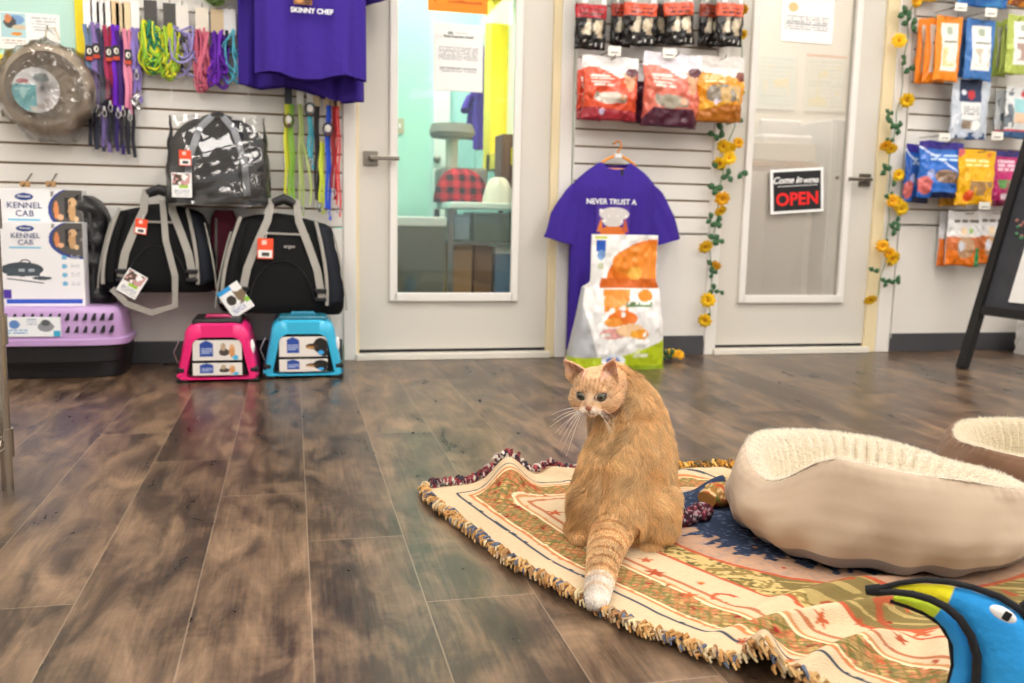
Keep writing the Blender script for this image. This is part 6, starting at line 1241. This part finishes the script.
def catcol(P, seed=0):
    n = len(P); c = np.empty((n, 3)); c[:] = lin('e0b67e'); x, y, z = P.T
    def mix(m_, col, k=1.0): k_ = (np.clip(m_, 0, 1)*k)[:, None]; c[:] = c*(1-k_)+np.array(lin(col))*k_
    st = vnoise(x*22+y*8, z*34+y*10, 31); mix((st-.55)*3, 'b98449', .6); mix((vnoise(x*60, z*18+y*30, 32)-.6)*3, 'ecca98', .6)
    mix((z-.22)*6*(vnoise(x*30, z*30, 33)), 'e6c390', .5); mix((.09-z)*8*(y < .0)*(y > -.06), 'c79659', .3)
    hl = (P-Hn) @ HRi.T / HS_; hx, hy, hz = hl.T; inh = (np.linalg.norm(hl*np.array([1, .9, 1]), axis=1) < .062) | ((hz > .02) & (hz < .09) & (np.abs(hx) < .07) & (np.abs(hy) < .045))
    def hm(m_, col, k=1.0): mix(np.where(inh, m_, 0), col, k)
    hm(1.0+0*x, 'ddb48a', .85)
    face = inh & (hy < -.01)
    for k in range(-3, 4): hm((face)*np.clip(1-np.abs(np.abs(hx)-abs(k)*.0075-.1*(hz-.02))/.0018, 0, 1)*(hz > .012)*(hz < .036), 'c08a55', .55)
    hm(np.clip(1-np.hypot((hx-0)/.022, (hz+.022)/.014), 0, 1)*3*(hy < -.03), 'f2e4d6', .9)
    hm(np.clip(1-np.hypot(hx/.009, (hz-.002)/.02), 0, 1)*1.5*(hy < -.035), 'e9cfae', .6)
    for s in (-1, 1): 
        hm(np.clip(1-np.hypot((hx-s*.0195)/.017, (hz-.003)/.0125), 0, 1)*2.5*(hy < -.02), 'eed9bf', .8); hm(np.clip(1-np.abs(np.hypot((hx-s*.0195)/.0108, (hz-.0035)/.0085)-1)/.18, 0, 1)*(hy < -.028), '4a3326', .9)
        hm(np.clip(1-np.abs(hz-.002-.12*(np.abs(hx)-.03))/.0018, 0, 1)*(hx*s > .028)*(hx*s < .05), 'b57a45', .6)
    hm((np.hypot(hx/.0062, (hz+.0125)/.0048) < 1)*(hy < -.05)*1.0, 'b5705c', 1); hm((np.abs(hx) < .0012)*(hz < -.016)*(hz > -.026)*(hy < -.05)*1.0, '6d4234', .9); hm((np.abs(hz+.0265+.25*np.abs(hx)*-1) < .0011)*(np.abs(hx) < .010)*(hy < -.044)*1.0, '7c5040', .8)
    return c, inh, hl
NRM = np.empty(nV*3, np.float32); me.vertices.foreach_get('normal', NRM); NRM = NRM.reshape(-1, 3).astype(float)
def tailpos(P):
    d = np.full(len(P), 9.); s = np.zeros(len(P)); L_ = np.r_[0, np.cumsum(np.linalg.norm(np.diff(TPn, axis=0), axis=1))]
    for i in range(len(TPn)-1):
        a, c = TPn[i], TPn[i+1]; ab = c-a; f = np.clip(((P-a) @ ab)/(ab @ ab), 0, 1 if i < len(TPn)-2 else 3); q = np.linalg.norm(P-a-f[:, None]*ab, axis=1); m_ = q < d; d[m_] = q[m_]; s[m_] = (L_[i]+f*np.linalg.norm(ab))[m_]
    return d, s, L_[-1]
def full(P, N_):
    c, inh, hl = catcol(P); d, s, LT = tailpos(P); on_ = (d < .05) & (P[:, 1] < -.035) & (P[:, 2] < .085) & (np.abs(P[:, 0]+.03) < .06)
    def mix(m_, col, k): k_ = (np.clip(m_, 0, 1)*k)[:, None]; c[:] = c*(1-k_)+np.array(lin(col))*k_
    u = s/LT; ring = np.clip(1.6*np.sin(s*2*pi/.034)-.4, 0, 1); mix(on_*np.clip(u*2.2-.1, 0, 1), 'e6c596', .8); mix(on_*ring*(u > .12)*(u < .82), 'bd7f45', .6); mix(on_*(u > .80)*1.0, 'f0e8de', .92); mix(on_*(u > .78)*(ring > .3)*(u < .93), 'dcc0a0', .7)
    # pinkish ear insides
    ei = inh & (hl[:, 2] > .032) & (hl[:, 1] < .012) & (N_[:, 1] < -.1) & (np.abs(hl[:, 0]) > .014)
    mix(ei*1.0, 'c98d72', .75); mix(ei*(vnoise(hl[:, 0]*200, hl[:, 2]*90, 3) > .55)*1.0, 'e9cbb0', .5)
    mix((~inh)*(P[:, 1] > .10)*(P[:, 2] > .1)*(P[:, 0] < -.01)*(N_[:, 0] < .2)*1.0, 'ecd3b4', .7)
    return c, inh, hl, on_, s, LT
cc, inh, hl, on_, s_, LT = full(V, NRM)
ca = me.color_attributes.get('Col')
if ca: me.color_attributes.remove(ca)
ca = me.color_attributes.new('Col', 'FLOAT_COLOR', 'POINT'); a4 = np.ones((nV, 4), np.float32); a4[:, :3] = cc*.92; ca.data.foreach_set('color', a4.ravel()); me.materials.append(VC('cat skin fur', .8, (300, .4, .002)))
# fur
nF = 90000
P, N_ = surf_samples(body, nF, 11)
cc, inh, hl, on_, s_, LT = full(P, N_)
eyes = np.zeros(nF, bool)
for s in (-1, 1): eyes |= inh & (np.hypot((hl[:, 0]-s*.0195)/.0115, (hl[:, 2]-.003)/.0092) < 1) & (hl[:, 1] < -.02)
nose = inh & (np.hypot(hl[:, 0]/.008, (hl[:, 2]+.0125)/.006) < 1) & (hl[:, 1] < -.045)
earin = inh & (hl[:, 2] > .036) & (np.random.default_rng(1).random(nF) < .6)
keep = ~(eyes | nose | earin) & (P[:, 2] > .004)
fl_ = np.zeros((nF, 3)); fl_[:] = (0, -.25, -1.0)
wv = (vnoise(P[:, 0]*38, P[:, 2]*26+P[:, 1]*20, 41)-.5); wv2 = (vnoise(P[:, 0]*95, P[:, 2]*60+P[:, 1]*50, 42)-.5)
fl_[:, 0] += P[:, 0]*3.0+wv*2.2+wv2*1.8
dirT = np.array(tp[-1][0]-tp[0][0]); dirT /= np.linalg.norm(dirT); fl_[on_] = dirT
hf = hl/np.linalg.norm(hl, axis=1)[:, None]; nosep = np.array([0, -.055, -.012]); hd = (hl-nosep); hd /= np.linalg.norm(hd, axis=1)[:, None]+1e-9; hw = hd @ np.array(HR).T; fl_[inh] = hw[inh]
fl_ -= N_*(fl_*N_).sum(1)[:, None]; fl_ /= np.linalg.norm(fl_, axis=1)[:, None]+1e-9
L_ = np.full(nF, .022); L_[P[:, 2] > .24] = .018; L_[on_] = .011; L_[inh] = .0065; L_[inh & (hl[:, 1] < -.035)] = .003; L_[inh & (hl[:, 2] > .03)] = .004; L_[P[:, 2] < .03] *= .7
rg_ = np.random.default_rng(5); var_ = rg_.uniform(.68, 1.28, (nF, 1))*(1+.5*wv[:, None]+.45*wv2[:, None])
ccv = np.clip(cc*var_, 0, 1)
fuzz(cat, 'fur', P[keep], N_[keep], L_[keep], .00042, ccv[keep], jit=.34, seg=4, seed=7, flow=fl_[keep], mat=hairmat)
# eyes
for s in (-1, 1):
    c = hp(s*.0195*HS_, -.0335*HS_, .003*HS_); b = MB(); n = 28; r = .0108*HS_; rows = []; cols = []
    look = (HR @ Vector((-.06+s*.06, -1, -.12))).normalized(); q = look.to_track_quat('Z', 'Y').to_matrix()
    for i in range(21):
        th = pi*i/20; rows.append([tuple(q @ Vector((r*sin(th)*cos(a), r*sin(th)*sin(a), r*cos(th)))) for a in np.linspace(0, 2*pi, n, endpoint=False)])
        k = th; cols.append([lin('050505') if k < .52 else lin('6a715c') if k < .74 else lin('3c4238') if k < .86 else lin('2a1c16')]*n)
    b.grid(rows, col=cols, wrap=True); lab(b.build('eye', VC('wet eye', .05, coat=1), cat, loc=tuple(c)), 'grey-green eye')
# whiskers
rw = random.Random(4)
for s in (-1, 1):
    for k in range(8 if s < 0 else 5):
        a = hp(s*.014*HS_, -.053*HS_, (-.016-.002*(k % 4))*HS_); L = rw.uniform(.055, .085) if s < 0 else rw.uniform(.035, .05)
        dv = HR @ Vector((s*(1.0-.08*k), -.25, (.18-.16*k))); dv.normalize(); pts = [a+dv*L*f+Vector((0, 0, -.022*f*f)) for f in np.linspace(0, 1, 8)]
        b = MB(); b.tube(pts, [.00045-.0003*f for f in np.linspace(0, 1, 8)], 5); b.build('whisker', M('whisker', 'f4efe8', .4), cat)
